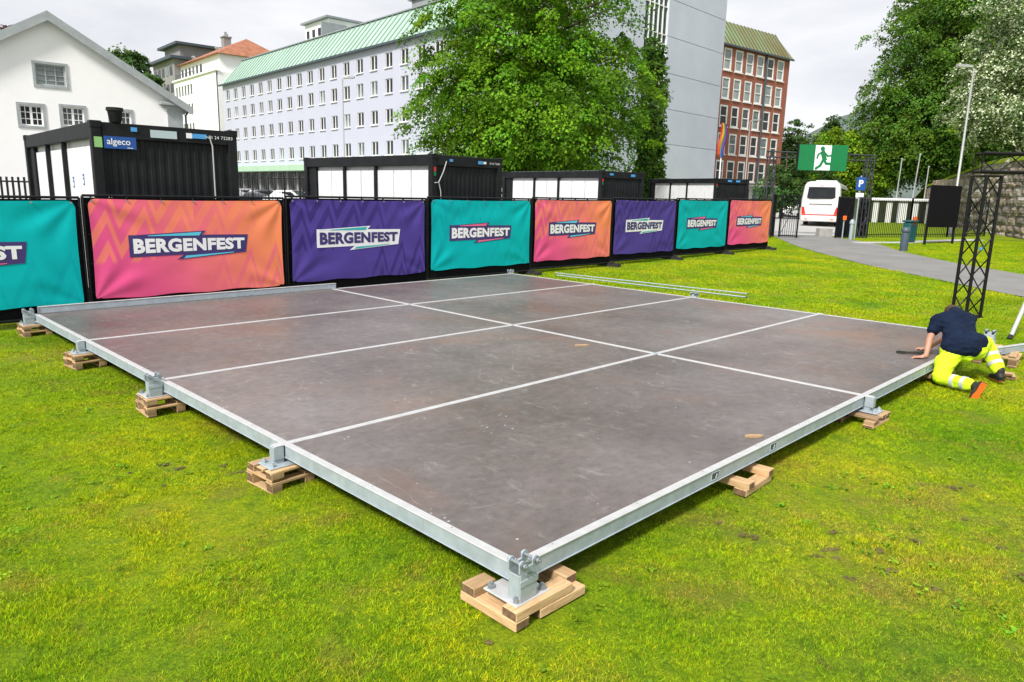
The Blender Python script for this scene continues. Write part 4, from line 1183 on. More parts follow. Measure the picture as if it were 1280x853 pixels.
for sg_, xe in ((1, s_r + .35), (-1, s_l - .35)):
    zE = za - k_ * abs(xe - s_ap)
    b.prism([(s_ap, -ov, za + .02), (xe, -ov, zE + .02), (xe, -ov, zE + .02 + th_), (s_ap, -ov, za + .03 + th_)], (0, 15, 0))
rf = b.build('roof', M['roof_zinc'], gh)
b = MB()
for sg_, xe in ((1, s_r + .40), (-1, s_l - .40)):
    zE = za - k_ * abs(xe - s_ap)
    b.prism([(s_ap, -ov - .03, za - .10), (xe, -ov - .03, zE - .10), (xe, -ov - .03, zE + .30), (s_ap, -ov - .03, za + .32)], (0, .028, 0))
b.build('barge_board', M['grey_trim'], rf)
b = MB(); b.box((8.02, -.16, ze + .14), (1.3, .34, .16), bev=.03); b.box((8.08, -.10, ze + .0), (1.1, .2, .12), bev=.02); b.build('eaves_return', M['grey_trim'], gh)
MB().box((8.12, -.03, 2.9), (.74, .06, 5.9)).build('corner_pilaster', M['grey_trim'], gh)
b = MB(); b.tube([(8.86, -.34, 6.05), (8.72, -.2, 5.8), (8.62, -.08, 5.6), (8.62, -.08, 0)], .055, n=8); b.build('downpipe', M['gutter'], gh, smooth=True)

# ---- blue-grey tower with glazed stair strip
ta = math.atan2(.732, .682)
tw = thing('office_tower', 'tall blue grey concrete tower with a vertical glazed strip', 'building', (6.41, 60.36, .5), ta)
seams = [-.2] + [.35 + 3.05 * i for i in range(1, 11)]
for sx0, sx1 in ((-1.2, 6.04), (9.68, 20.0)):
    for a, c in zip(seams[:-1], seams[1:]):
        MB().box(((sx0 + sx1) / 2, .15, (a + c) / 2), (sx1 - sx0, .3, c - a - .04), bev=.012).build('concrete_panel', M['concrete_blue'], tw)
b = MB(); body_box(b, -1.15, 19.95, .305, 12, 0, 30.8); b.build('core_wall', M['lamp_metal'], tw)
b = MB(); body_box(b, 19.95, 20.0, .30, 12, 0, 30.85); b.build('side_wall', M['concrete_blue'], tw)
sx0, sx1 = 6.08, 9.64; w5 = (sx1 - sx0) / 5
tall = MB().box((0, 0, 0), (w5 - .06, .03, 2.2)).mesh('glass_pane', M['glass_blue'])
short = MB().box((0, 0, 0), (w5 - .06, .03, .66)).mesh('glass_pane', M['glass_blue'])
floors = [.35 + 3.05 * i for i in range(0, 10)]
for z in floors:
    for i in range(5):
        link('glass_pane', tall, tw, (sx0 + (i + .5) * w5, .2, z + 1.17)); link('glass_pane', short, tw, (sx0 + (i + .5) * w5, .2, z + 2.66))
for i in range(6): MB().box((sx0 + i * w5, .13, 15.4), (.075, .16, 30.6)).build('mullion', M['white_paint'], tw)
tm = MB().box(((sx0 + sx1) / 2, .15, 0), (sx1 - sx0, .13, .09)).mesh('transom', M['white_paint'])
for z in floors:
    for dz in (.03, 2.30): link('transom', tm, tw, (0, 0, z + dz))

# ---- red brick building with copper mansard
rb_a = R(38.915)
rd = thing('brick_building', 'red brick building with white framed windows and weathered copper mansard roof', 'building', (25.26, 92.2, .6), rb_a)
rz_ = [18.15, 14.85, 11.6, 8.32, 5.06]; xsr = [i * 2.3 for i in range(-4, 6)]
holes = [(x - .80, x + .80, z - 1.27, z + 1.27) for x in xsr for z in rz_]
XR = 13.5
b = holed_wall(-11, XR, 3.4, 19.75, holes, .22); body_box(b, -11, XR - .004, .23, 13, 3.4, 19.7); b.add([(XR, 0, 3.4), (XR, 0, 19.75), (XR, .25, 19.75), (XR, .25, 3.4)], [(0, 1, 2, 3)])
b.build('wall', M['brick'], rd)
wmr = window_meshes(1.6, 2.54, .20, [], [(.0, .12)], M['white_paint'], M['glass'], sill=.12, depth=.06)
wmp = window_meshes(1.6, 2.54, .20, [], [(.0, .12)], M['white_paint'], M['glass_pale'], sill=.12, depth=.06)
for i, x in enumerate(xsr):
    for j, z in enumerate(rz_): put_window(wmp if (j < 2 and (i * 3 + j) % 7 != 3) else wmr, rd, x, z)
b = MB(); body_box(b, -11, XR - .05, .15, 13, 0, 3.35); b.build('ground_storey', M['beige'], rd)
for i in range(9): MB().box((-9.5 + i * 2.6, .13, 1.7), (1.7, .06, 2.4)).build('shop_window', M['glass'], rd)
MB().box((1, -.1, 3.38), (25, .7, .22)).build('string_course', M['grey_trim'], rd)
b = MB(); e0, e1 = 19.75, 23.0
b.add([(-11, -.35, e0), (XR + .4, -.35, e0), (XR - .9, 2.0, e1), (-11, 2.0, e1), (-11, 13.3, e0), (XR + .4, 13.3, e0), (XR - .9, 11, e1), (-11, 11, e1)],
      [(0, 1, 2, 3), (3, 2, 6, 7), (1, 5, 6, 2), (0, 4, 5, 1), (0, 3, 7, 4), (4, 5, 6, 7)])
rf = b.build('roof', M['copper_brown'], rd)
b = MB()
for i in range(31):
    x = -10.8 + i * .78; f = max(0, (x - (XR - .9)) / 1.3); 
    b.prism([(x - .03, -.36, e0 + .02), (x + .03, -.36, e0 + .02), (x + .03, 2.0 - 2.3 * f, e1 + .02 - 3.2 * f), (x - .03, 2.0 - 2.3 * f, e1 + .02 - 3.2 * f)], (0, -.06, .05))
o = b.build('standing_seam', M['copper_seam'], rf); o['kind'] = 'stuff'
MB().box((1.4, -.33, e0 - .06), (25, .2, .2)).build('gutter', M['gutter'], rd)
MB().cyl((8.05, -.12, 0), (8.05, -.12, 19.7), .14, n=8).build('downpipe', M['gutter'], rd)

# ================================================================== STREET FURNITURE
def street_lamp(label, x, y, h, side, r=.07, z0=None):
    z0 = ground(x, y) if z0 is None else z0
    t = thing('street_lamp', label, 'street lamp', (x, y, z0), 0, 'street lamps')
    b = MB(); b.tube([(0, 0, 0), (0, 0, 1.2), (0, 0, 1.25), (0, 0, h)], [r * 1.5, r * 1.5, r, r * .7], n=10)
    b.build('post', M['lamp_metal'], t, smooth=True)
    b = MB(); b.tube([(0, 0, h - .05), (side * .25, 0, h + .08), (side * .5, 0, h + .10)], [r * .6, r * .5, r * .45], n=8); b.build('bracket', M['lamp_metal'], t, smooth=True)
    b = MB(); b.prism([(side * .15, -.16, h + .03), (side * .95, -.13, h + .07), (side * 1.0, 0, h + .07), (side * .95, .13, h + .07), (side * .15, .16, h + .03)], (0, 0, .12))
    hd = b.build('lamp_head', M['lamp_metal'], t); MB().box((side * .6, 0, h + .045), (.5, .2, .03)).build('lens', M['sign_white'], hd)
    return t
street_lamp('tall street lamp with a flat head in front of the blossoming tree', 25.25, 42.3, 9.2, -1, .075)
street_lamp('thin street lamp in front of the lavender office building', -14.05, 60.5, 10.2, 1, .06)
street_lamp('street lamp in front of the red brick building', 23.25, 75.0, 9.2, 1, .06)
fp = thing('flagpole', 'white flagpole before the red brick building carrying a drooping rainbow flag', 'flagpole', (16.5, 60.0, ground(17.6, 60)), 0)
MB().tube([(0, 0, 0), (0, 0, 7.0)], [.07, .045], n=10).build('pole', M['sign_white'], fp, smooth=True)
MB().ball((0, 0, 7.05), .09, n=10).build('finial', M['galv'], fp, smooth=True)
fl = thing('rainbow_flag', 'limp rainbow striped flag hanging on the pole by the tower', 'flag', (16.5, 59.93, ground(17.6, 60) + 4.9), 0)
stripe = [('flag_red', (.42, .012, .02)), ('flag_orange', (.50, .11, .01)), ('flag_yellow', (.45, .33, .02)), ('flag_green', (.02, .25, .05)), ('flag_blue', (.01, .08, .42)), ('flag_violet', (.12, .02, .22))]
for i, (n_, c_) in enumerate(stripe):
    b = MB(); m_ = mat(n_, c_, .7)
    pts = []
    for j in range(9):
        f = j / 8; pts.append(((i - 2.5) * .085 * (.35 + .65 * math.sin(PI * (.15 + .6 * f))) + .09 * math.sin(f * 6.0) - .05 * f, .05 * math.sin(i * 1.7 + f * 4), 2.5 * (1 - f) + .1 * math.sin(i * 1.3)))
    vs_ = []
    for p in pts: vs_ += [(p[0] - .08, p[1], p[2]), (p[0] + .0, p[1] - .06, p[2]), (p[0] + .08, p[1], p[2])]
    b.add(vs_, [(3 * j + k, 3 * j + 3 + k, 3 * j + 4 + k, 3 * j + 1 + k) for j in range(8) for k in range(2)])
    b.build('stripe', m_, fl, recalc=False, smooth=True)

# ---- trusses
def truss(parent, p0, p1, w, chord=.025, brace=.010, bay=.45, m=None, upref=(0, 0, 1), flat=False):
    m = m or M['black_truss']
    p0, p1 = Vector(p0), Vector(p1); d = (p1 - p0); L = d.length; d.normalize()
    u = Vector(upref); a = (u - d * u.dot(d)).normalized(); c = d.cross(a)
    cs = [a * (w / 2) * i + c * (w / 2) * j for i, j in ((1, 1), (1, -1), (-1, -1), (-1, 1))]
    cm = MB().cyl((0, 0, 0), (0, 0, L), chord, n=10).mesh('chord', m, smooth=True)
    q = d.to_track_quat('Z', 'Y').to_euler()
    for o in cs: link('chord', cm, parent, p0 + o, rot=q)
    n = max(1, round(L / bay)); st = L / n; cache = {}
    for f in range(4):
        e0, e1 = cs[f], cs[(f + 1) % 4]
        for i in range(n):
            A = p0 + d * (i * st) + (e0 if i % 2 == 0 else e1); B_ = p0 + d * ((i + 1) * st) + (e1 if i % 2 == 0 else e0)
            v = B_ - A; key = round(v.length, 4)
            if key not in cache: cache[key] = MB().cyl((0, 0, 0), (0, 0, v.length), brace, n=6).mesh('brace', m)
            link('brace', cache[key], parent, A, rot=v.to_track_quat('Z', 'Y').to_euler())
        for i in (0, n):
            A = p0 + d * (i * st); v = e1 - e0; key = round(v.length, 4)
            if key not in cache: cache[key] = MB().cyl((0, 0, 0), (0, 0, v.length), brace, n=6).mesh('brace', m)
            link('brace', cache[key], parent, A + e0, rot=v.to_track_quat('Z', 'Y').to_euler())
    return cs
ar = thing('truss_arch', 'black lattice truss portal standing on the lawn at the right behind the worker', 'truss', (8.83, 13.9, ground(8.9, 13.9)), R(12.4))
truss(ar, (0, 0, .02), (0, 0, 2.66), .33, .031, .013, .36, upref=(1, 0, 0))
truss(ar, (-.2, .04, 2.90), (4.36, -1.76, 2.90), .33, .028, .012, .42)
truss(ar, (4.1, -1.66, .02), (4.1, -1.66, 2.70), .33, .031, .013, .42, upref=(1, 0, 0))
for px, py in ((0, 0), (4.1, -1.66)): MB().box((px, py, .01), (.42, .42, .012), bev=.003).build('base_plate', M['black_truss'], ar)
MB().box((-.06, -.17, 1.32), (.05, .02, .05)).build('blue_tag', M['blue_light'], ar)

# ---- exit gate
eg = thing('exit_gate', 'dark truss gateway over the path carrying a green emergency exit sign', 'gate', (13.2, 38.6, ground(13, 38)), 0)
gx1 = 5.0
truss(eg, (0.12, .2, 0), (0.12, .2, 4.05), .34, .035, .014, .55, M['truss_metal'], upref=(1, 0, 0))
truss(eg, (gx1 - .05, -.4, 0), (gx1 - .05, -.4, 4.05), .34, .035, .014, .55, M['truss_metal'], upref=(1, 0, 0))
truss(eg, (-.15, .22, 4.18), (gx1 + .2, -.42, 4.05), .28, .03, .012, .6, M['truss_metal'])
sb = MB().box((2.52, -.38, 4.02), (2.5, .10, 1.28), bev=.01).build('sign_board', M['sign_green'], eg)
MB().box((1.24, -.375, 4.02), (.05, .14, 1.34)).build('sign_edge', M['black_paint'], eg)
SY = -.4365
def sgn(name, m, polys, y):
    b = MB()
    for p in polys: b.add([(x, y, z) for x, z in p], [tuple(range(len(p)))])
    return b.build(name, m, sb, recalc=False)
cx, cz = 2.52, 4.02
sgn('door_panel', M['sign_white'], [[(cx - .42, cz - .62), (cx + .40, cz - .62), (cx + .40, cz + .62), (cx - .42, cz + .62)]], SY)
def limb(pts, w):
    out = []
    for (a, b_) in zip(pts[:-1], pts[1:]):
        dx, dz = b_[0] - a[0], b_[1] - a[1]; L = math.hypot(dx, dz); nx, nz = -dz / L * w / 2, dx / L * w / 2; ex, ez = dx / L * w * .35, dz / L * w * .35
        out.append([(cx + a[0] - nx - ex, cz + a[1] - nz - ez), (cx + b_[0] - nx + ex, cz + b_[1] - nz + ez), (cx + b_[0] + nx + ex, cz + b_[1] + nz + ez), (cx + a[0] + nx - ex, cz + a[1] + nz - ez)])
    return out
fig = [[(cx - .06 + .115 * math.cos(a * PI / 8), cz + .45 + .115 * math.sin(a * PI / 8)) for a in range(16)]]
fig += limb([(-.03, .26), (.08, -.06)], .24) + limb([(-.06, .28), (-.26, .16), (-.30, -.02)], .09) + limb([(.05, .27), (.24, .08), (.38, .12)], .09)
fig += limb([(.06, -.10), (.18, -.28), (.46, -.30)], .13) + limb([(.02, -.10), (-.10, -.38), (-.32, -.54)], .13)
sgn('running_figure', M['sign_green'], fig[:1], SY - .003)
for i, p in enumerate(fig[1:]):
    sgn('running_figure', M['sign_green'], [p], SY - .003 - .0004 * i)
# mesh leaves of the gate
def leaf_gate(label, p0, p1, h, dark):
    p0, p1 = Vector((*p0, 0)), Vector((*p1, 0)); d = p1 - p0; L = d.length
    p0.z = ground(p0.x, p0.y)
    t = thing('gate_leaf', label, 'gate', p0, math.atan2(d.y, d.x), 'black gate leaves')
    b = MB()
    for x in (.03, L - .03): b.box((x, 0, h / 2), (.06, .06, h))
    for z in (.1, h / 2, h - .03): b.box((L / 2, 0, z), (L - .12, .05, .05))
    b.build('frame', M['black_paint'], t)
    if dark: MB().box((L / 2, .01, h / 2), (L - .1, .012, h - .12)).build('screen', M['scrim'], t)
    b = MB(); n = int(L / .11)
    for i in range(1, n): b.box((L * i / n, -.012, h / 2), (.018, .018, h - .1))
    o = b.build('bar', M['black_paint'], t); o['kind'] = 'stuff'
    b = MB(); b.tube([(.1, -.02, .15), (L - .1, -.02, h - .15)], .014, n=6); b.build('diagonal_brace', M['black_paint'], t)
leaf_gate('dark screened gate leaf right behind the end of the banner fence', (12.8, 36.5), (13.35, 37.6), 2.15, True)
leaf_gate('see-through open gate leaf left of the white coach', (13.5, 37.3), (14.15, 36.5), 2.1, False)
leaf_gate('dark screened gate leaf right of the white coach', (16.45, 37.45), (17.35, 37.6), 2.1, True)
leaf_gate('dark screened panel just right of the gate opening, before the lawn', (17.9, 38.4), (18.75, 38.8), 2.1, True)
# steel bar fence beyond the path
def bar_fence(label, pts, h, gap=.13, every=2.4, bw=.022):
    t = thing('bar_fence', label, 'fence', (pts[0][0], pts[0][1], ground(*pts[0])), 0)
    o3 = Vector((pts[0][0], pts[0][1], ground(*pts[0]))); bars, rails = MB(), MB()
    for a, c in zip(pts[:-1], pts[1:]):
        A, B_ = Vector((*a, ground(*a))) - o3, Vector((*c, ground(*c))) - o3; d = B_ - A; n = max(1, round(d.length / every))
        for i in range(n + 1):
            p = A + d * (i / n); MB().box((p.x, p.y, p.z + h / 2 + .05), (.07, .07, h + .1)).build('post', M['black_paint'], t)
        for z in (.15, h - .12): rails.cyl(A + Vector((0, 0, z)), B_ + Vector((0, 0, z)), .022, n=6)
        m_ = int(d.length / gap)
        for i in range(m_):
            p = A + d * ((i + .5) / m_); bars.box((p.x, p.y, p.z + h / 2), (bw, .016, h))
    rails.build('rail', M['black_paint'], t); o = bars.build('bar', M['black_paint'], t); o['kind'] = 'stuff'
bar_fence('black steel bar fence in front of the lawn beyond the path', [(18.75, 38.85), (21.6, 40.0), (24.3, 41.0), (27.6, 42.9)], 2.0)
bar_fence('black steel bar fence with heavy posts in the gap between the two nearest cabins', [(-18.5, 43.8), (-11.0, 44.0)], 2.45, .2, .95)
bar_fence('black steel barrier between the gable house and the lettered cabin', [(-16.5, 19.5), (-10.9, 19.2)], 2.2, .16, 1.4, .055)
# tubes sticking up behind the left barrier
t = thing('cable_bundle', 'black cable bundle hung over the barrier at the left edge', 'cable', (-12.25, 18.95, 0), 0)
b = MB(); b.tube([(0, 0, 1.6), (.02, 0, 2.3), (.1, .02, 2.66), (.2, 0, 2.4), (.14, 0, 1.7)], .035, n=7); b.tube([(.18, .05, 1.7), (.24, .04, 2.3), (.33, 0, 2.5), (.4, .02, 2.25), (.36, 0, 1.8)], .04, n=7)
b.build('cable', M['rubber'], t, smooth=True)

# ---- parking sign, bollard, bin, screen
t = thing('parking_sign', 'blue parking sign on a grey post in front of the gate truss', 'sign', (17.3, 37.1, ground(17.3, 37.1)), 0)
MB().cyl((0, 0, 0), (0, 0, 3.15), .035, n=10).build('post', M['galv'], t, smooth=True)
sb2 = MB().box((0, -.05, 2.75), (.46, .02, .64), bev=.004).build('sign_board', M['blue_sign'], t)
tv, tf, (x0, x1, y0, y1) = text_mesh('P', 1.0, bold=.03, extrude=0.0); kx = .34 / (y1 - y0)
b = MB(); b.add([((q.x - (x0 + x1) / 2) * kx, -.0635, 2.60 + (q.y - y0) * kx) for q in tv], tf); b.build('lettering', M['sign_white'], sb2, recalc=False)
MB().box((0, -.05, 2.20), (.40, .02, .20), bev=.004).build('sub_plate', M['sign_white'], t)
t = thing('bollard', 'blue grey round bollard beside the path', 'bollard', (16.13, 30.1, ground(16.1, 30.1)), 0)
MB().lathe([(.155, 0), (.155, .72), (.15, .74)], n=20).build('shaft', M['bollard'], t, smooth=True)
MB().lathe([(.135, .74), (.135, .79), (.175, .80), (.175, .88), (.13, .95), (.05, .98)], n=20).build('cap', M['bollard'], t, smooth=True)
t = thing('litter_bin', 'teal litter bin standing behind the bollard', 'bin', (19.2, 35.5, ground(19.2, 35.5)), R(20))
b = MB(); b.box((0, 0, .5), (.50, .44, .92), bev=.05); b.build('bin_body', M['teal_bin'], t)
b = MB(); b.box((0, 0, 1.02), (.56, .50, .10), bev=.03); b.box((0, -.2, .88), (.36, .06, .12), mi=1); b.build('lid', [M['teal_bin'], M['steel_dark']], t)
t = thing('notice_board', 'large blank black panel on two legs in front of the stone wall', 'panel', (19.35, 34.4, ground(19.3, 34.3)), math.atan2(1.1, 2.1))
for x in (.05, 2.2): MB().box((x, 0, 1.35), (.09, .09, 2.72), bev=.01).build('leg', M['black_paint'], t)
MB().box((1.12, -.05, 1.78), (2.28, .05, 1.95), bev=.008).build('panel', M['scrim'], t)
t = thing('orange_marker', 'orange marker sign on the gate post right of the coach', 'sign', (16.62, 36.9, ground(16.6, 36.9)), 0)
MB().cyl((0, .06, 0), (0, .06, 1.0), .03, n=8).build('post', M['galv'], t); MB().box((0, 0, 1.05), (.18, .03, .22), bev=.01).build('sign_board', M['orange'], t)
t = thing('grey_post', 'short grey post with a rounded head at the right side of the gate', 'post', (16.95, 36.75, ground(16.9, 36.7)), 0)
MB().lathe([(.09, 0), (.09, .75), (.12, .78), (.12, .9), (.06, 1.0)], n=14).build('shaft', M['galv'], t, smooth=True)
bl = tag(MB().prism([(-.35, -.3, 0), (.35, -.25, 0), (.40, .3, 0), (-.3, .32, 0)], (.03, .02, .42)).build('stone_block', M['kerb'], loc=(16.35, 38.6, ground(16.3, 38.6))), 'pale stone block at the right foot of the gate', 'block')
# white masts
def mast(label, x, y, h, lean):
    t = thing('mast', label, 'mast', (x, y, ground(x, y)), 0, 'pale masts before the trees')
    MB().tube([(0, 0, 0), (lean, 0, h)], [.06, .045], n=10).build('pole', M['lamp_metal'], t, smooth=True)
    MB().ball((lean, 0, h + .03), .08, n=8).build('finial', M['galv'], t, smooth=True)
mast('pale mast leaning right before the dark trees, the thickest of three', 32.25, 60.0, 5.4, .25)
mast('thin pale mast left of the thick leaning one before the dark trees', 32.0, 62.0, 5.1, .12)
mast('thin pale mast near the grass slope at the end of the stone wall', 34.1, 61.5, 4.5, .05)

# ---- marquee behind the fence
t = thing('marquee', 'low white marquee with open bays behind the bar fence', 'tent', (28.6, 58.5, ground(30, 58)), R(-4))
b = MB(); b.prism([(-1, -.2, 1.75), (7.5, -.2, 1.75), (7.5, 1.8, 1.9), (-1, 1.8, 1.9)], (0, 0, .06)); b.prism([(-1, 1.8, 1.9), (7.5, 1.8, 1.9), (7.5, 3.8, 1.75), (-1, 3.8, 1.75)], (0, 0, .06)); b.build('roof', M['marquee'], t)
for i in range(9): MB().box((-.9 + i * 1.02, 0, .88), (.42 if i % 3 else .70, .05, 1.72)).build('side_panel', M['marquee'], t)
MB().box((3.2, 3.4, .9), (8.2, .05, 1.7)).build('back_panel', M['marquee'], t)
for i in range(4): MB().cyl((-.9 + i * 2.75, -.05, 0), (-.9 + i * 2.75, -.05, 1.78), .04, n=8).build('leg', M['galv'], t)
t = thing('red_barrel', 'small red barrel by the bar fence before the marquee', 'barrel', (30.6, 56.0, ground(31, 56)), 0)
MB().lathe([(.16, 0), (.18, .03), (.18, .2), (.19, .22), (.18, .24), (.18, .40), (.19, .42), (.18, .44), (.18, .58), (.15, .60)], n=18).build('drum', M['orange'], t, smooth=True)
MB().cyl((.06, .03, .60), (.06, .03, .62), .04, n=10).build('bung', M['steel_dark'], t)

# ---- stone wall with grass bank
wd = Vector((6.5, 22.0, 0)).normalized(); wa = math.atan2(wd.y, wd.x)
wo = Vector((28.5, 41.0, .30))
sw = thing('stone_wall', 'rough bastion wall of large weathered stone blocks at the right', 'wall', wo, wa)
def wall_top(s): return 4.55 if s < 7.5 else max(2.6, 4.55 - (s - 7.5) * .078)
b = MB()
ss = [-16, -8, 0, 7.5, 12, 18, 23]
for a, c in zip(ss[:-1], ss[1:]):
    b.add([(a, -.02, -.3), (c, -.02, -.3), (c, -.02, wall_top(c) - .1), (a, -.02, wall_top(a) - .1), (a, -1.2, -.3), (c, -1.2, -.3), (c, -1.2, wall_top(c) - .1), (a, -1.2, wall_top(a) - .1)],
          [(0, 1, 2, 3), (4, 7, 6, 5), (3, 2, 6, 7)])
b.build('wall_core', M['grey_concrete'], sw)
STONES = [mat('wall_stone', c_, .9, var=.38, vscale=1.9, bump=.9, bscale=7, col2=c2_) for c_, c2_ in
          (((.095, .075, .06), (.40, .33, .265)), ((.17, .13, .10), (.47, .39, .31)), ((.075, .063, .054), (.30, .26, .22)), ((.20, .17, .145), (.58, .53, .47)))]
def stone_mesh(i):
    r = random.Random(i); b = MB()
    # eight-cornered block with a bulging, chipped face (unit size, scaled per block)
    n = 3; vs_ = []; fs = []
    for j in range(n + 1):
        for k in range(n + 1):
            x, z = j / n - .5, k / n - .5
            e = max(abs(x), abs(z)) * 2
            y = .5 - (.55 if e > .99 else 0) + r.uniform(-.12, .22)
            if e > .99: x *= r.uniform(.93, 1.0); z *= r.uniform(.93, 1.0)
            vs_.append((x, y, z))
    w = n + 1
    for j in range(n):
        for k in range(n): fs.append((j * w + k, (j + 1) * w + k, (j + 1) * w + k + 1, j * w + k + 1))
    rim = [j * w for j in range(n)] + [n * w + k for k in range(n)] + [j * w + n for j in range(n, 0, -1)] + [k for k in range(n, 0, -1)]
    base = len(vs_)
    for i_ in rim: vs_.append((vs_[i_][0], -.9, vs_[i_][2]))
    L = len(rim)
    for q in range(L): fs.append((rim[q], rim[(q + 1) % L], base + (q + 1) % L, base + q))
    b.add(vs_, fs); return b.mesh('stone', STONES[i % 4])
SM = [stone_mesh(i) for i in range(16)]
z = 0.0; row = 0
while z < 4.6:
    hh = random.choice((.32, .42, .55, .68)); s = -3.2 - random.uniform(0, .6)
    while s < 13.5:
        L = random.uniform(.40, 1.5) * (1.2 if hh > .47 else 1)
        if z + hh * .5 < wall_top(s + L / 2):
            o = link('stone', random.choice(SM), sw, (s + L / 2, random.uniform(-.02, .05), z + hh / 2))
            o.scale = (L * .975, .17, hh * .955); o.rotation_euler = (0, random.uniform(-.025, .025), 0)
        s += L
    z += hh; row += 1
# coarser joined courses where the wall runs away from the camera
b = MB(); z = 0.0
while z < 4.2:
    hh = random.uniform(.4, .6); s = 13.6
    while s < 22.8:
        L = random.uniform(.6, 1.4)
        if z + hh * .6 < wall_top(s + L / 2): b.box((s + L / 2, random.uniform(0, .05), z + hh / 2), (L * .96, .2, hh * .94), bev=.03)
        s += L
    z += hh
o = b.build('stone_course', STONES[1], sw); o['kind'] = 'stuff'
# local +y of the wall points away from the lawn?  (fixed by orientation below)

# ---- grass bank on top of the wall, far hill
MW = Matrix.Translation(wo) @ Matrix.Rotation(wa, 4, 'Z')
vs_, fs = [], []
S_ = list(np.linspace(-16, 34, 60)); Y_ = [.12, .05, -.25, -.8, -1.6, -2.6, -4, -6, -9, -14, -22, -34]
for s in S_:
    for y in Y_:
        if s <= 23: zt = wall_top(s)
        else: zt = max(0.15, wall_top(23) - (s - 23) * .30)
        z = zt + (.06 if y > 0 else .12) + .20 * min(1, -min(y, 0) / .8) + max(0, -y - 1) * .10
        z += .10 * mnoise.noise(Vector((s * .7, y * .7, 2)))
        if y > .1: z = zt - .12
        vs_.append(MW @ Vector((s, y, z)))
w = len(Y_)
fs = [(i * w + j, i * w + j + 1, (i + 1) * w + j + 1, (i + 1) * w + j) for i in range(len(S_) - 1) for j in range(w - 1)]
me = bpy.data.meshes.new('grass_bank'); me.from_pydata(vs_, [], fs); me.materials.append(M['lawn']); me.shade_smooth()
link('grass_bank', me, kind='structure')

M['hill'] = mat('wooded_hill', (0.075, 0.105, 0.095), 0.95, col2=(0.11, 0.145, 0.125), vscale=.03, world_coords=True, detail=8)
vs_ = []; AZ = np.linspace(-60, 60, 161)
for a in AZ:
    t = math.radians(a)
    hgt = 70 + 95 * math.exp(-((a - 25.5) / 5.5) ** 2) + 35 * math.exp(-((a - 38) / 10) ** 2) + 30 * math.exp(-((a + 35) / 14) ** 2)
    hgt += 6 * mnoise.noise(Vector((a * .35, 0, 0))) + 3 * mnoise.noise(Vector((a * 1.6, 3, 0)))
    for d_, f in ((900, -.02), (1150, .35), (1350, .72), (1500, 1.0), (1750, .85), (2100, -.02)):
        vs_.append((d_ * math.sin(t), d_ * math.cos(t), f * hgt + 2 * mnoise.noise(Vector((a * .9, d_ * .01, 5))) * (f > 0)))
fs = [(i * 6 + j, i * 6 + j + 1, (i + 1) * 6 + j + 1, (i + 1) * 6 + j) for i in range(len(AZ) - 1) for j in range(5)]
me = bpy.data.meshes.new('hill'); me.from_pydata(vs_, [], fs); me.materials.append(M['hill']); me.shade_smooth()
link('hill', me, kind='structure')

# ================================================================== TREES
def leaf_cloud(name, parent, centres, radii, normals, per, size, m, seed, droop=.35, flat=.35, white=0.0, tint_var=.28, loose=.9):
    r = np.random.default_rng(seed); n = len(centres); N_ = n * per
    cen = np.repeat(np.asarray(centres), per, 0); rad = np.repeat(np.asarray(radii), per); nor = np.repeat(np.asarray(normals), per, 0)
    th = r.uniform(0, 2 * PI, N_); rr = np.sqrt(r.uniform(0, 1, N_))
    ref = np.where(np.abs(nor[:, 2:3]) < .9, np.array([[0, 0, 1.]]), np.array([[1., 0, 0]]))
    a = np.cross(nor, ref); a /= np.linalg.norm(a, axis=1, keepdims=True); b = np.cross(nor, a)
    rx = (rr * rad)[:, None]
    off = a * np.cos(th)[:, None] * rx + b * np.sin(th)[:, None] * rx + nor * (r.normal(0, flat * .5, N_) * rad)[:, None]
    off[:, 2] -= droop * rr ** 2 * rad
    pos = cen + off
    ln = nor + r.normal(0, loose * .55, (N_, 3)); ln /= np.linalg.norm(ln, axis=1, keepdims=True)
    t = off + r.normal(0, .5, (N_, 3)) * rad[:, None]; t[:, 2] -= .35 * rad
    t -= ln * np.sum(t * ln, 1, keepdims=True); t /= np.linalg.norm(t, axis=1, keepdims=True) + 1e-9
    bb = np.cross(ln, t)
    L = (size * r.uniform(.7, 1.35, N_))[:, None]; W = L * .78
    v = np.empty((N_, 4, 3)); v[:, 0] = pos - t * L * .5; v[:, 1] = pos + bb * W * .5 + ln * L * .10; v[:, 2] = pos + t * L * .55 - ln * L * .08; v[:, 3] = pos - bb * W * .5 + ln * L * .10
    me = bpy.data.meshes.new(name)
    me.vertices.add(N_ * 4); me.vertices.foreach_set('co', v.astype(np.float32).ravel())
    me.loops.add(N_ * 4); me.loops.foreach_set('vertex_index', np.arange(N_ * 4, dtype=np.int32))
    me.polygons.add(N_); me.polygons.foreach_set('loop_start', np.arange(0, N_ * 4, 4, dtype=np.int32)); me.polygons.foreach_set('loop_total', np.full(N_, 4, dtype=np.int32))
    ct = r.uniform(1 - tint_var, 1 + tint_var, n); hue = r.normal(0, .10, n)
    br = np.repeat(ct, per) * r.uniform(.72, 1.28, N_); hu = np.repeat(hue, per) + r.normal(0, .07, N_)
    col = np.stack([br * (1 + hu), br, br * (1 - hu), np.ones(N_)], 1)
    if white > 0:
        wmask = r.uniform(0, 1, N_) < white * np.repeat(r.uniform(.2, 1.5, n), per)
        col[wmask, :3] = np.array([7.0, 4.7, 12.0]) * r.uniform(.75, 1.1, (wmask.sum(), 1))
    col = np.repeat(np.clip(col, .02, 18), 4, 0).astype(np.float32)
    ca = me.color_attributes.new('tint', 'FLOAT_COLOR', 'POINT'); ca.data.foreach_set('color', col.ravel())
    me.materials.append(m); me.update(); me.validate()
    return link(name, me, parent)

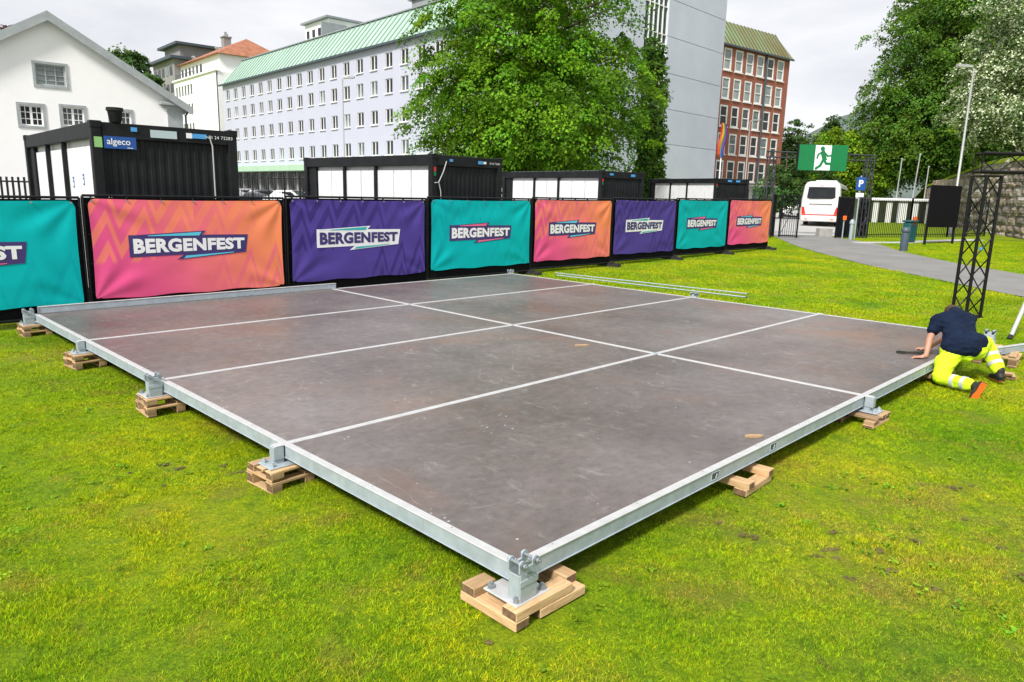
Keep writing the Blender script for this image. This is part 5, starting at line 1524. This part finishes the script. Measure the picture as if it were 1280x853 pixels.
def tree(name, label, cat, loc, ells, nclump, per, crad, size, m, trunk_r, trunk_h, seed, droop=.35, flat=.35, white=0.0, zmin=None, tint_var=.28, nbr=22, loose=.9, upw=1.0, group=None):
    r = np.random.default_rng(seed)
    t = thing(name, label, cat, loc, 0, group)
    vol = np.array([e[3] * e[4] + e[4] * e[5] + e[3] * e[5] for e in ells]); vol = vol / vol.sum()
    cs, ns = [], []
    while len(cs) < nclump:
        e = ells[r.choice(len(ells), p=vol)]
        d = r.normal(0, 1, 3); d /= np.linalg.norm(d)
        f = r.uniform(.20, 1.0) ** .45
        f *= 1 + .26 * mnoise.noise(Vector((d[0] * 2.2 + seed, d[1] * 2.2, d[2] * 2.6)))
        p = np.array(e[:3]) + d * f * np.array(e[3:6])
        if zmin is not None and p[2] < zmin: continue
        cs.append(p); n_ = np.array([0, 0, upw]) + d * .75 + r.normal(0, .22, 3); ns.append(n_ / np.linalg.norm(n_))
    rads = crad * r.uniform(.6, 1.35, nclump)
    leaf_cloud('crown', t, cs, rads, ns, per, size, m, seed + 5, droop, flat, white, tint_var, loose)
    zc = np.mean([e[2] for e in ells]); ztop = max(e[2] + e[5] * .75 for e in ells)
    b = MB(); pts = [(0, 0, 0), (.05 * trunk_h * r.uniform(-1, 1) * .3, .03, trunk_h * .5), (0, .05, trunk_h), (.1, -.05, (trunk_h + ztop) / 2), (0, 0, ztop)]
    b.tube(pts, [trunk_r * 1.35, trunk_r, trunk_r * .85, trunk_r * .45, .03], n=12)
    b.build('trunk', M['bark'], t, smooth=True)
    b = MB()
    for i in r.choice(nclump, min(nbr, nclump), replace=False):
        p = Vector(cs[i]); z0 = max(trunk_h * .8, min(p.z - .25 * math.hypot(p.x, p.y) - .5, ztop * .9)); st = Vector((0, 0, z0)); mid = st.lerp(p, .5) + Vector((0, 0, .35))
        k = trunk_r * .38 * (1 - .5 * z0 / ztop)
        b.tube([st, mid, p], [k, k * .6, .02], n=6)
    b.build('limb', M['bark'], t, smooth=True)
    return t
tree('linden_tree', 'big light green linden tree with a full crown in the middle behind the cabins', 'tree', (.45, 45.0, ground(0, 45)),
     [(0, 0, 11.5, 6.8, 6.6, 8.6), (-.6, 0, 6.6, 7.2, 7.0, 4.6), (.9, -.5, 6.8, 7.0, 6.8, 4.8), (-.6, 0, 15.5, 5.6, 5.4, 6.4)], 1700, 96, .82, .165, M['leaf_linden'], .42, 3.2, 3, droop=.5, flat=.28, zmin=2.2, nbr=60, tint_var=.45)  # wide clump tint spread puts deeper crown shadow into the leaf colour
tree('columnar_tree', 'narrow upright dark green tree between the linden and the glazed tower', 'tree', (9.4, 53.0, ground(10, 53)),
     [(0, 0, 7.2, 1.05, 1.05, 5.4), (0, 0, 3.6, 1.2, 1.2, 3.0), (-.2, 0, 10.4, .7, .7, 1.8)], 330, 60, .48, .19, M['leaf_poplar'], .16, 1.2, 8, droop=-.4, upw=.4, nbr=12)
tree('beech_tree', 'huge dark green beech tree with drooping lower branches at the right', 'tree', (37.4, 66.5, 1.0),
     [(0, 0, 12.5, 6.6, 6.5, 9.5), (-1.2, -.5, 9.0, 6.6, 6.2, 6.0), (1.5, 0, 17, 6.0, 6, 6.5), (-2.6, -1, 7.0, 4.6, 4.5, 4.2)], 1400, 80, .92, .20, M['leaf_beech'], .6, 3.4, 21, droop=.75, flat=.28, zmin=2.3, nbr=40, tint_var=.42)
tree('beech_tree', 'dark green tree with a round crown behind the beech at the top right', 'tree', (46.0, 74.0, 3.0),
     [(0, 0, 13.0, 8, 8, 9), (-2, 0, 18, 7, 7, 7)], 420, 55, 1.3, .34, M['leaf_beech'], .5, 3.4, 25, droop=.5, nbr=12)
tree('blossom_tree', 'tree covered in white blossom standing on top of the stone wall', 'tree', (32.6, 48.6, 5.0),
     [(0, 0, 6.4, 4.7, 4.3, 4.8), (-.8, -.3, 3.9, 4.3, 4.0, 3.0), (1.2, 0, 8.8, 4.4, 4, 3.8)], 900, 66, .60, .14, M['leaf_blossom'], .26, 1.3, 33, droop=.35, white=.42, zmin=.9, nbr=24)
tree('broadleaf_tree', 'bright yellow green tree just behind the exit sign', 'tree', (28.6, 66.0, .66),
     [(0, 0, 5.0, 2.6, 2.3, 3.1), (-1.8, 0, 3.4, 2.1, 2, 2.3), (1.8, .5, 4.6, 2.3, 2.2, 2.9)], 560, 55, .6, .20, M['leaf_bright'], .3, 1.6, 41, droop=.4, nbr=14)
tree('broadleaf_tree', 'bright green bushy tree low behind the bar fence and marquee', 'tree', (31.2, 66.5, .66),
     [(0, 0, 3.5, 2.3, 2, 2.0), (-1.6, 0, 3.2, 1.8, 2, 1.8), (1.6, 0, 3.8, 1.8, 2, 1.9)], 380, 50, .55, .2, M['leaf_bright'], .3, 1.6, 44, droop=.5, nbr=14)
tree('broadleaf_tree', 'pointed mid green tree rising behind the bright ones at the foot of the hill', 'tree', (44.2, 105.0, .66),
     [(0, 0, 6.5, 3.4, 3.2, 5.0), (0, 0, 9.6, 1.7, 1.7, 4.0)], 330, 50, .8, .30, M['leaf_mid'], .3, 1.6, 47, droop=.5, nbr=10)
tree('broadleaf_tree', 'thin dark green tree beside the end of the red brick building', 'tree', (42.0, 112.0, .66),
     [(0, 0, 7.6, 3.0, 3, 6.0), (-1.6, 0, 5, 3, 3, 4.0), (1.8, 0, 6, 3, 3, 5.0)], 430, 52, .8, .30, M['leaf_mid'], .3, 1.6, 51, droop=.2, nbr=10)
tree('hedge_tree', 'dark green shrubby tree left of the coach behind the open gate', 'tree', (22.5, 62.0, .62),
     [(0, 0, 2.6, 2.2, 2, 2.2), (2.2, .5, 3.4, 2.4, 2, 2.8)], 200, 46, .55, .2, M['leaf_mid'], .16, .8, 54, droop=.4, nbr=8)
tree('broadleaf_tree', 'green tree showing its top behind the roof slope of the white gable house', 'tree', (-30.9, 60.0, .6),
     [(0, 0, 10.3, 1.7, 1.7, 1.8), (1.3, 0, 9.0, 1.4, 1.4, 1.5)], 150, 55, .6, .24, M['leaf_mid'], .25, 5, 57, droop=.4, nbr=10)
tree('purple_tree', 'purple leaved tree peeping over the roof ridge at the far left', 'tree', (-34.0, 51.0, .2),
     [(0, 0, 11.4, 1.3, 1.2, .6)], 60, 46, .5, .2, M['leaf_purple'], .2, 6, 61, droop=.3, nbr=8)

# ================================================================== VEHICLES
tree('hedge_tree', 'dark green tree filling the gap behind the grass bank at the right edge', 'tree', (50.0, 68.0, 3.0),
     [(0, 0, 4.5, 6, 5, 4.2), (-5, 2, 4.5, 5, 5, 4.0)], 300, 50, 1.1, .32, M['leaf_beech'], .3, 1.5, 66, droop=.4, nbr=8)
def wheel(parent, x, y, r=.48, w=.30):
    b = MB(); b.cyl((x - w / 2, y, r), (x + w / 2, y, r), r, n=20); o = b.build('wheel', M['tyre'], parent)
    MB().cyl((x - w / 2 - .01, y, r), (x + w / 2 + .01, y, r), r * .58, n=16).build('rim', M['bolt'], o)
bus = thing('coach', 'white coach with red tail lights and dark rear window driving away beyond the gate', 'coach', (20.5, 49.4, .475), R(-26.5))
bus.scale = (.96, .96, .96)
prof = [(-1.27, .34), (1.27, .34), (1.29, .9), (1.27, 1.9), (1.17, 2.85), (1.04, 3.06), (.80, 3.14), (-.80, 3.14), (-1.04, 3.06), (-1.17, 2.85), (-1.27, 1.9), (-1.29, .9)]
b = MB(); n = len(prof); vs_ = []
for y, sc_, dz in ((0.0, .93, .03), (.10, .985, .01), (.3, 1, 0), (11.6, 1, 0), (11.95, .96, .02)):
    yy = lambda z: y + (max(0, z - 1.75) * .16 if y < .5 else 0)
    vs_ += [(x * sc_, yy(z), z + (dz if z < 1 else -dz)) for x, z in prof]
b.add(vs_, [(k * n + i, k * n + (i + 1) % n, (k + 1) * n + (i + 1) % n, (k + 1) * n + i) for k in range(4) for i in range(n)] + [tuple(range(n)), tuple(range(4 * n, 5 * n))])
b.build('body', M['bus_white'], bus, smooth=True)
def rear(name, m, pts, d=.03, y=0.0, parent=None):
    b = MB(); b.prism([(x, y + (max(0, z - 1.75) * .16) - .012, z) for x, z in pts], (0, d, 0)); return b.build(name, m, parent or bus)
rear('rear_window', M['glass_dark'], [(-.92, 2.02), (-.72, 1.94), (.72, 1.94), (.92, 2.02), (.86, 2.74), (-.86, 2.74)])
MB().box((0, -.02, 1.57), (1.5, .03, .03)).build('engine_grille', M['steel_dark'], bus)
for s in (-1, 1):
    tl = rear('tail_light', M['red'], [(s * 1.17, .80), (s * 1.19, 1.35), (s * 1.05, 1.38), (s * .93, .88), (s * .93, .80)], .05, -.02)
    MB().box((s * 1.06, -.045, .88), (.14, .03, .06)).build('reflector', M['orange'], tl)
rear('red_stripe', M['red'], [(-.93, .80), (.93, .80), (.93, .865), (-.93, .865)])
b = MB(); b.box((0, -.04, .50), (2.36, .12, .26), bev=.04); b.box((-.85, -.105, .52), (.2, .02, .07), mi=1); b.box((.85, -.105, .52), (.2, .02, .07), mi=1); b.build('bumper', [M['bus_white'], M['orange']], bus)
MB().box((0, -.105, .60), (.52, .015, .11)).build('number_plate', M['sign_white'], bus)
MB().box((0, -.03, 2.82), (.3, .04, .03)).build('brake_light', M['red'], bus)
for x in (-1.05, 1.05):
    for y in (2.6, 9.3): wheel(bus, x, y)
for s in (-1, 1):
    for i in range(7): MB().prism([(s * 1.262, .9 + i * 1.5, 1.75), (s * 1.262, 2.32 + i * 1.5, 1.75), (s * 1.20, 2.32 + i * 1.5, 2.68), (s * 1.20, .9 + i * 1.5, 2.68)], (s * .025, 0, 0)).build('side_window', M['glass_dark'], bus)
b = MB(); b.box((0, 5, 3.2), (1.5, 2.6, .18), bev=.05); b.build('roof_unit', M['bus_white'], bus)

def car(label, x, y, rot, m, z=None):
    t = thing('parked_car', label, 'car', (x, y, ground(x, y) + .014 if z is None else z), rot, 'parked cars')
    side = [(-2.1, .32), (-2.15, .62), (-2.05, .86), (-1.1, .95), (-.55, 1.42), (.85, 1.45), (1.55, 1.02), (2.05, .95), (2.12, .6), (2.08, .32)]
    b = MB(); n = len(side); vs_ = []
    for yy, k in ((-.84, .93), (-.78, 1), (.78, 1), (.84, .93)):
        vs_ += [(px * (1 if pz < 1.0 else 1), yy * (1 if pz < 1.0 else .84), pz if k == 1 else .32 + (pz - .32) * k) for px, pz in side]
    b.add(vs_, [(k * n + i, k * n + (i + 1) % n, (k + 1) * n + (i + 1) % n, (k + 1) * n + i) for k in range(3) for i in range(n)] + [tuple(range(n)), tuple(range(3 * n, 4 * n))])
    b.build('body', m, t, smooth=True)
    for s in (-1, 1):
        MB().prism([(-.88, s * .715, 1.0), (.0, s * .715, 1.0), (.0, s * .69, 1.35), (-.5, s * .69, 1.35)], (0, s * .012, 0)).build('side_window', M['glass_dark'], t)
        MB().prism([(.06, s * .715, 1.0), (1.35, s * .715, 1.0), (.85, s * .69, 1.36), (.06, s * .69, 1.36)], (0, s * .012, 0)).build('side_window', M['glass_dark'], t)
        MB().box((-2.08, s * .58, .74), (.10, .3, .12), bev=.03).build('headlight', M['sign_white'], t); MB().box((2.08, s * .6, .8), (.08, .24, .14), bev=.02).build('tail_light', M['red'], t)
    MB().prism([(-1.06, -.6, 1.0), (-1.06, .6, 1.0), (-.60, .56, 1.40), (-.60, -.56, 1.40)], (-.02, 0, .015)).build('windscreen', M['glass_dark'], t)
    MB().prism([(1.50, -.58, 1.07), (1.50, .58, 1.07), (.92, .55, 1.42), (.92, -.55, 1.42)], (.02, 0, .015)).build('rear_window', M['glass_dark'], t)
    for s in (-1, 1):
        for xx in (-1.3, 1.3):
            b = MB(); b.cyl((xx, s * .84, .32), (xx, s * .62, .32), .32, n=18); o = b.build('wheel', M['tyre'], t); MB().cyl((xx, s * .85, .32), (xx, s * .6, .32), .19, n=12).build('rim', M['bolt'], o)
car('silver car parked in the gap between the two nearest cabins, leftmost of three', -22.3, 59.5, R(20), M['car_silver'])
car('dark car parked in the gap between the two nearest cabins, middle of three', -19.9, 57.0, R(12), M['car_dark'])
car('white car parked in the gap between the two nearest cabins, rightmost of three', -17.6, 56.5, R(-20), M['car_white'])
car('white car seen through the open gate left of the coach', 27.8, 74.0, R(70), M['car_white'])

# ================================================================== THE WORKER
def sculpt(name, parts, mats, voxel=.012, smooth=4, parent=None, fold=0.0):
    """fuse tapered tubes and ellipsoids into ONE continuous skin"""
    b = MB()
    for p in parts:
        if p[0] == 'c':
            _, a, c, r0, r1 = p; b.cyl(a, c, r0, r1, n=14); b.ball(a, r0, n=14); b.ball(c, r1, n=14)
        elif p[0] == 'e':
            b.ball(p[1], p[2], n=18, rot=p[3] if len(p) > 3 else None)
    me = b.mesh(name, mats)
    o = bpy.data.objects.new(name, me); C.objects.link(o)
    md = o.modifiers.new('fuse', 'REMESH'); md.mode = 'VOXEL'; md.voxel_size = voxel
    ms = o.modifiers.new('soft', 'SMOOTH'); ms.factor = .5; ms.iterations = smooth
    dg = bpy.context.evaluated_depsgraph_get(); dg.update()
    m2 = bpy.data.meshes.new_from_object(o.evaluated_get(dg)); m2.name = name
    bpy.data.objects.remove(o); bpy.data.meshes.remove(me)
    if fold:
        for v in m2.vertices:
            p = v.co; k = mnoise.noise(Vector((p.x * 9, p.y * 9, p.z * 20))) + .6 * mnoise.noise(Vector((p.x * 24 + 3, p.y * 24, p.z * 30)))
            v.co = p + v.normal * (fold * k)
    m2.materials.clear()
    for m in (mats if isinstance(mats, (list, tuple)) else [mats]): m2.materials.append(m)
    m2.shade_smooth()
    return link(name, m2, parent)
PB = Vector((5.45, 8.55, 0.0))
person = thing('person', 'worker kneeling at the right edge of the stage in navy shirt and hi-vis yellow trousers', 'person', PB, 0)
def W(x, y, z): return Vector((x, y, z)) - PB
pel = W(5.50, 8.60, .44)
hipL, hipR = W(5.36, 8.57, .42), W(5.64, 8.63, .43)
kneeL, ankL = W(5.17, 8.46, .075), W(5.36, 8.06, .095)
kneeR, ankR = W(5.98, 8.93, .44), W(6.02, 8.66, .13)
waist = W(5.50, 8.70, .58); chest = W(5.53, 8.86, .72); neckb = W(5.58, 9.02, .80)
shL, shR = W(5.33, 8.93, .735), W(5.77, 9.00, .735)
elL, wrL = W(5.235, 8.88, .49), W(5.17, 8.80, .295)
elR, wrR = W(5.74, 9.24, .52), W(5.50, 9.32, .30)
headc = W(5.65, 9.21, .775)
body = [('c', pel, waist, .12, .11), ('c', waist, chest, .11, .105), ('c', chest, neckb, .10, .06), ('c', neckb, headc, .058, .06),
        ('e', headc, (.076, .098, .098), (-.7, 0, 0)), ('e', headc + Vector((0, .04, -.05)), (.06, .065, .07)),
        ('e', headc + Vector((0, .095, -.045)), (.016, .022, .02)), ('e', headc + Vector((-.078, 0, -.015)), (.014, .024, .032)), ('e', headc + Vector((.078, 0, -.015)), (.014, .024, .032)),
        ('c', shL, elL, .052, .041), ('c', elL, wrL, .042, .029), ('c', shR, elR, .052, .041), ('c', elR, wrR, .042, .029),
        ('c', chest, shL, .08, .05), ('c', chest, shR, .08, .05),
        ('c', hipL, kneeL + Vector((0, 0, .01)), .082, .055), ('c', kneeL, ankL, .05, .036), ('c', hipR, kneeR, .082, .058), ('c', kneeR, ankR, .056, .036), ('c', pel, hipL, .12, .1), ('c', pel, hipR, .12, .1)]
def hand(wr, dirv, side):
    d = Vector(dirv).normalized(); up_ = Vector((0, 0, 1)); s = d.cross(up_).normalized()
    palm = wr + d * .055 - Vector((0, 0, .018)); out = [('c', wr, palm, .026, .022), ('e', palm, (.04, .042, .016)),]
    for i, (o_, L) in enumerate(((-.030, .062), (-.010, .074), (.011, .070), (.030, .055))):
        r0 = palm + d * .034 + s * o_; k = r0 + d * (L * .5) + s * o_ * .25 + Vector((0, 0, .006)); tp = r0 + d * L + s * o_ * .45 - Vector((0, 0, .012))
        out += [('c', r0, k, .0095, .009), ('c', k, tp, .009, .0075)]
    tb_ = palm - d * .012 + s * side * .034; tk = tb_ + d * .03 + s * side * .026; out += [('c', tb_, tk, .012, .010), ('c', tk, tk + d * .028 + s * side * .004 - Vector((0, 0, .008)), .010, .008)]
    return out
body += hand(wrL, (-.85, .40, -.12), 1) + hand(wrR, (-.8, .5, -.12), -1)
sculpt('body', body, M['skin'], .0085, 3, person)
shirt = [('c', pel + Vector((0, -.035, .05)), waist, .160, .152), ('c', waist + Vector((-.075, -.04, -.085)), chest + Vector((-.085, 0, 0)), .108, .122), ('c', waist + Vector((.075, -.04, -.085)), chest + Vector((.085, 0, 0)), .108, .122),
         ('c', chest, neckb - Vector((0, .02, .0)), .160, .095), ('c', chest + Vector((-.06, .02, .02)), shL, .118, .078), ('c', chest + Vector((.06, .02, .02)), shR, .118, .078),
         ('c', shL, shL.lerp(elL, .55), .080, .070), ('c', shR, shR.lerp(elR, .55), .080, .070), ('e', waist + Vector((0, .05, -.02)), (.16, .14, .12)), ('c', hipL + Vector((-.015, -.01, .075)), hipR + Vector((.01, 0, .075)), .135, .135), ('c', waist + Vector((-.09, -.02, .04)), hipL + Vector((-.01, -.01, .09)), .13, .135), ('c', hipL + Vector((-.02, -.02, .05)), pel + Vector((.03, -.03, .03)), .140, .150)]
sculpt('shirt', shirt, M['navy'], .011, 4, person, .011)
tr = [('c', pel + Vector((0, 0, .0)), pel - Vector((0, 0, .03)), .155, .15), ('c', hipL + Vector((-.02, 0, .0)), pel, .135, .15), ('c', hipR + Vector((.02, 0, .0)), pel, .135, .15),
      ('c', hipL, kneeL + Vector((.0, .0, .03)), .122, .088), ('c', kneeL + Vector((0, 0, .02)), kneeL.lerp(ankL, .80) + Vector((0, 0, .012)), .080, .076),
      ('c', hipR, kneeR, .122, .088), ('c', kneeR, kneeR.lerp(ankR, .86), .090, .080),
      ('e', hipL.lerp(kneeL, .5) + Vector((-.085, .02, .02)), (.045, .07, .09)), ('e', hipR.lerp(kneeR, .5) + Vector((.05, -.02, .06)), (.07, .075, .05))]
sculpt('trousers', tr, M['hivis'], .011, 3, person, .010)
b = MB()
for a, c, r_ in ((kneeL, ankL, .083), (kneeR, ankR, .091)):
    for f in (.42, .70):
        p = a.lerp(c, f) + (Vector((0, 0, .013)) if a is kneeL else Vector((0, 0, 0))); d = (c - a).normalized() * .021; bb_ = MB(); bb_.cyl(p - d, p + d, r_ * 1.02, r_ * 1.0, n=24); bb_.build('reflective_band', M['reflect'], person, smooth=True)
# knee patches
MB().ball(kneeL + Vector((-.005, .05, -.005)), (.06, .05, .07), n=14).build('knee_pad', M['boot'], person, smooth=True)
MB().ball(kneeR + Vector((.045, .05, -.0)), (.055, .05, .075), n=14).build('knee_pad', M['boot'], person, smooth=True)
# boots: the left stands on its toe with the orange sole showing, the right is flat
def boot(ank, toe_dir, up_dir):
    f = Vector(toe_dir).normalized(); u = Vector(up_dir); u = (u - f * u.dot(f)).normalized(); s = f.cross(u)
    Mx = Matrix((s, f, u)).transposed()
    sh = [('c', ank + u * .03, ank - u * .02, .058, .054), ('e', ank - u * .045 - f * .03, (.044, .055, .045), Mx), ('e', ank - u * .055 + f * .06, (.047, .095, .036), Mx), ('e', ank - u * .06 + f * .13, (.046, .055, .03), Mx)]
    o = sculpt('boot', sh, M['boot'], .010, 2, person)
    pts = [(-.035, -.085), (.035, -.085), (.040, -.03), (.034, .04), (.050, .11), (.042, .17), (.0, .195), (-.042, .17), (-.050, .11), (-.034, .04), (-.040, -.03)]
    c0 = ank - u * .088
    MB().prism([c0 + s * x + f * y for x, y in pts], u * .018).build('midsole', M['boot'], o)
    pin = [(x * .86, y * .95 + .003) for x, y in pts]
    MB().prism([c0 - u * .010 + s * x + f * y for x, y in pin], u * .012).build('sole', M['orange'], o)
boot(ankL, (-.42, .02, -.90), (.02, 1.0, -.02))
boot(ankR, (.12, .97, -.04), (0, .05, 1))
hair = [('e', headc + Vector((0, -.018, .022)), (.084, .098, .090), (-.7, 0, 0)), ('e', headc + Vector((0, -.065, -.02)), (.066, .045, .06))]
sculpt('hair', hair, M['hair'], .008, 2, person)
b = MB(); b.tube([waist + Vector((.165, -.08, -.1)), waist + Vector((.18, -.05, -.02))], .02, n=8)

# ================================================================== GRASS BLADES
def in_poly(x, y, P):
    c = False; j = len(P) - 1
    for i in range(len(P)):
        if (P[i][1] > y) != (P[j][1] > y) and x < (P[j][0] - P[i][0]) * (y - P[i][1]) / (P[j][1] - P[i][1]) + P[i][0]: c = not c
        j = i
    return c
PATH_POLY = PATH_NEAR + PATH_FAR[::-1]
SPOLY = [(16.0, 33.9), (21.4, 36.4), (25.0, 38.6), (24.5, 39.4), (21.0, 37.3), (16.0, 34.9)]
def grass_object(name, spacing, region, blades, patch, hmin, hmax, wid, seed):
    r = np.random.default_rng(seed)
    v, f, tint = [], [], []
    for i in range(blades):
        x, y = r.uniform(-patch / 2, patch / 2, 2); a = r.uniform(0, 2 * PI); h = r.uniform(hmin, hmax); w = wid * r.uniform(.6, 1.3); ln = r.uniform(.3, 1.7) * h; la = r.uniform(0, 2 * PI)
        dx, dy = math.cos(a) * w / 2, math.sin(a) * w / 2; lx, ly = math.cos(la) * ln, math.sin(la) * ln
        b0 = len(v); v += [(x - dx, y - dy, 0), (x + dx, y + dy, 0), (x + dx * .7 + lx * .4, y + dy * .7 + ly * .4, h * .6), (x - dx * .7 + lx * .4, y - dy * .7 + ly * .4, h * .6), (x + lx, y + ly, h)]
        f += [(b0, b0 + 1, b0 + 2, b0 + 3), (b0 + 3, b0 + 2, b0 + 4)]
        k = r.uniform(.50, 1.45); q = r.uniform(-.14, .24); c = (k * (1 + q), k, k * .9, 1)
        if r.uniform() < .07: c = (1.7, 1.0, 1.6, 1)
        tint += [c] * 5
    nb = len(v); pts = []
    for (x, y) in region:
        pts.append((x, y, ground(x, y) - .012 + lawn_bump(x, y) - .003))
    co = np.array(v + pts, dtype=np.float32)
    me = bpy.data.meshes.new(name); me.from_pydata(co.tolist(), [], f); me.materials.append(M['blade'])
    n = len(co); isp = np.zeros(n, bool); isp[nb:] = True
    at = me.attributes.new('is_root', 'BOOLEAN', 'POINT'); at.data.foreach_set('value', isp)
    rz = r.uniform(0, 2 * PI, n).astype(np.float32); at = me.attributes.new('turn', 'FLOAT', 'POINT'); at.data.foreach_set('value', rz)
    sc_ = np.array([1.0] * nb + [.42 + 1.0 * max(0, min(1, .5 + .7 * mnoise.noise(Vector((p[0] * 1.6, p[1] * 1.6, 8))) + .6 * mnoise.noise(Vector((p[0] * 6.1, p[1] * 6.1, 3))))) for p in pts], dtype=np.float32)
    at = me.attributes.new('tall', 'FLOAT', 'POINT'); at.data.foreach_set('value', sc_)
    ca = me.color_attributes.new('tint', 'FLOAT_COLOR', 'POINT'); ca.data.foreach_set('color', np.array(tint + [(1, 1, 1, 1)] * len(pts), dtype=np.float32).ravel())
    o = link(name, me, kind='stuff')
    ng = bpy.data.node_groups.new(name, 'GeometryNodeTree')
    ng.interface.new_socket('Geometry', in_out='INPUT', socket_type='NodeSocketGeometry'); ng.interface.new_socket('Geometry', in_out='OUTPUT', socket_type='NodeSocketGeometry')
    nd, lk = ng.nodes, ng.links
    gi, go = nd.new('NodeGroupInput'), nd.new('NodeGroupOutput')
    def attr(nm, ty):
        a = nd.new('GeometryNodeInputNamedAttribute'); a.data_type = ty; a.inputs['Name'].default_value = nm; return a.outputs['Attribute']
    sep = nd.new('GeometryNodeSeparateGeometry'); sep.domain = 'POINT'
    lk.new(gi.outputs[0], sep.inputs['Geometry']); lk.new(attr('is_root', 'BOOLEAN'), sep.inputs['Selection'])
    mp = nd.new('GeometryNodeMeshToPoints'); lk.new(sep.outputs['Selection'], mp.inputs['Mesh'])
    iop = nd.new('GeometryNodeInstanceOnPoints'); lk.new(mp.outputs[0], iop.inputs['Points']); lk.new(sep.outputs['Inverted'], iop.inputs['Instance'])
    cx_ = nd.new('ShaderNodeCombineXYZ'); lk.new(attr('turn', 'FLOAT'), cx_.inputs['Z'])
    sx_ = nd.new('ShaderNodeCombineXYZ'); sx_.inputs['X'].default_value = 1; sx_.inputs['Y'].default_value = 1; lk.new(attr('tall', 'FLOAT'), sx_.inputs['Z'])
    lk.new(cx_.outputs[0], iop.inputs['Rotation']); lk.new(sx_.outputs[0], iop.inputs['Scale'])
    lk.new(iop.outputs[0], go.inputs[0])
    md = o.modifiers.new('scatter', 'NODES'); md.node_group = ng
    return o
BARE = []
for (a, b, n_, sp_) in ((2.35, 3.9, 9, .55), (2.95, 4.15, 8, .5), (1.55, 4.35, 5, .3), (3.3, 3.7, 5, .3), (-2.7, 5.7, 6, .4), (-6.3, 9.6, 5, .5), (3.7, 5.2, 6, .5), (.3, 2.6, 4, .5)):
    rr_ = random.Random(int(a * 100 + b * 7))
    for _ in range(n_): BARE.append((a + rr_.gauss(0, sp_), b + rr_.gauss(0, sp_ * .5), rr_.uniform(.008, .035)))
BARE = [q for q in BARE if not (-.1 < stage_uv(q[0], q[1])[0] < 10 and -.1 < stage_uv(q[0], q[1])[1] < 10)]
sb_ = MB(); rr_ = random.Random(5)
for (a, b, c) in BARE:
    for _ in range(int(10 + 220 * c)):
        x, y = a + rr_.gauss(0, c * .6), b + rr_.gauss(0, c * .6); q = rr_.uniform(.004, .013)
        sb_.ball((x, y, ground(x, y) - .010 + lawn_bump(x, y) + q * .3), (q * rr_.uniform(.8, 1.8), q * rr_.uniform(.8, 1.5), q * .6), n=6)
o = sb_.build('bare_soil', M['soil'], kind='stuff')
def lawn_points(y0, y1, sp, seed, cover=None):
    r = np.random.default_rng(seed); out = []
    y = y0
    while y < y1:
        hw = .78 * y + 1.0; x = -hw
        while x < hw:
            px, py = x + r.uniform(-.5, .5) * sp, y + r.uniform(-.5, .5) * sp; x += sp
            v, u = stage_uv(px, py)
            if .35 < v < 9.7 and .35 < u < 9.7: continue
            if u > 12.2 and v < 27: continue           # hidden behind the fence
            if py > 14 and in_poly(px, py, PATH_POLY): continue
            if in_poly(px, py, SPOLY): continue
            if any((px - a) ** 2 + (py - b) ** 2 < (c + sp * .35) ** 2 for a, b, c in BARE): continue
            # worn bare spots keep fewer blades
            if mnoise.noise(Vector((px * 1.5 + 9.3, py * 1.5, 0))) > .42 and r.uniform() < .55: continue
            out.append((px, py))
        y += sp
    return out
grass_object('grass', .14, lawn_points(1.6, 7.5, .13, 1), 430, .19, .007, .023, .0030, 71)
grass_object('grass', .20, lawn_points(7.5, 13.5, .20, 2), 330, .29, .010, .026, .0052, 72)
grass_object('grass', .36, lawn_points(13.5, 38.5, .38, 3), 300, .56, .014, .036, .012, 73)

# broad-leaved weeds and clover pressed into the turf
rr_ = np.random.default_rng(9); cs, ns = [], []
while len(cs) < 170:
    y = rr_.uniform(1.8, 9.5); x = rr_.uniform(-.75 * y - .5, .75 * y + .5); v, u = stage_uv(x, y)
    if -.1 < v < 10 and -.1 < u < 10: continue
    if mnoise.noise(Vector((x * .7, y * .7, 12))) < .02: continue
    cs.append((x, y, ground(x, y) + lawn_bump(x, y) + .004)); n_ = np.array([rr_.normal(0, .12), rr_.normal(0, .12), 1.0]); ns.append(n_ / np.linalg.norm(n_))
M['leaf_weed'] = leaf_material('weed_leaf', (0.20, 0.36, 0.015), .3)
o = leaf_cloud('ground_weeds', None, cs, rr_.uniform(.02, .06, len(cs)), ns, 10, .024, M['leaf_weed'], 77, droop=-.1, flat=.25, loose=.5)
o['kind'] = 'stuff'
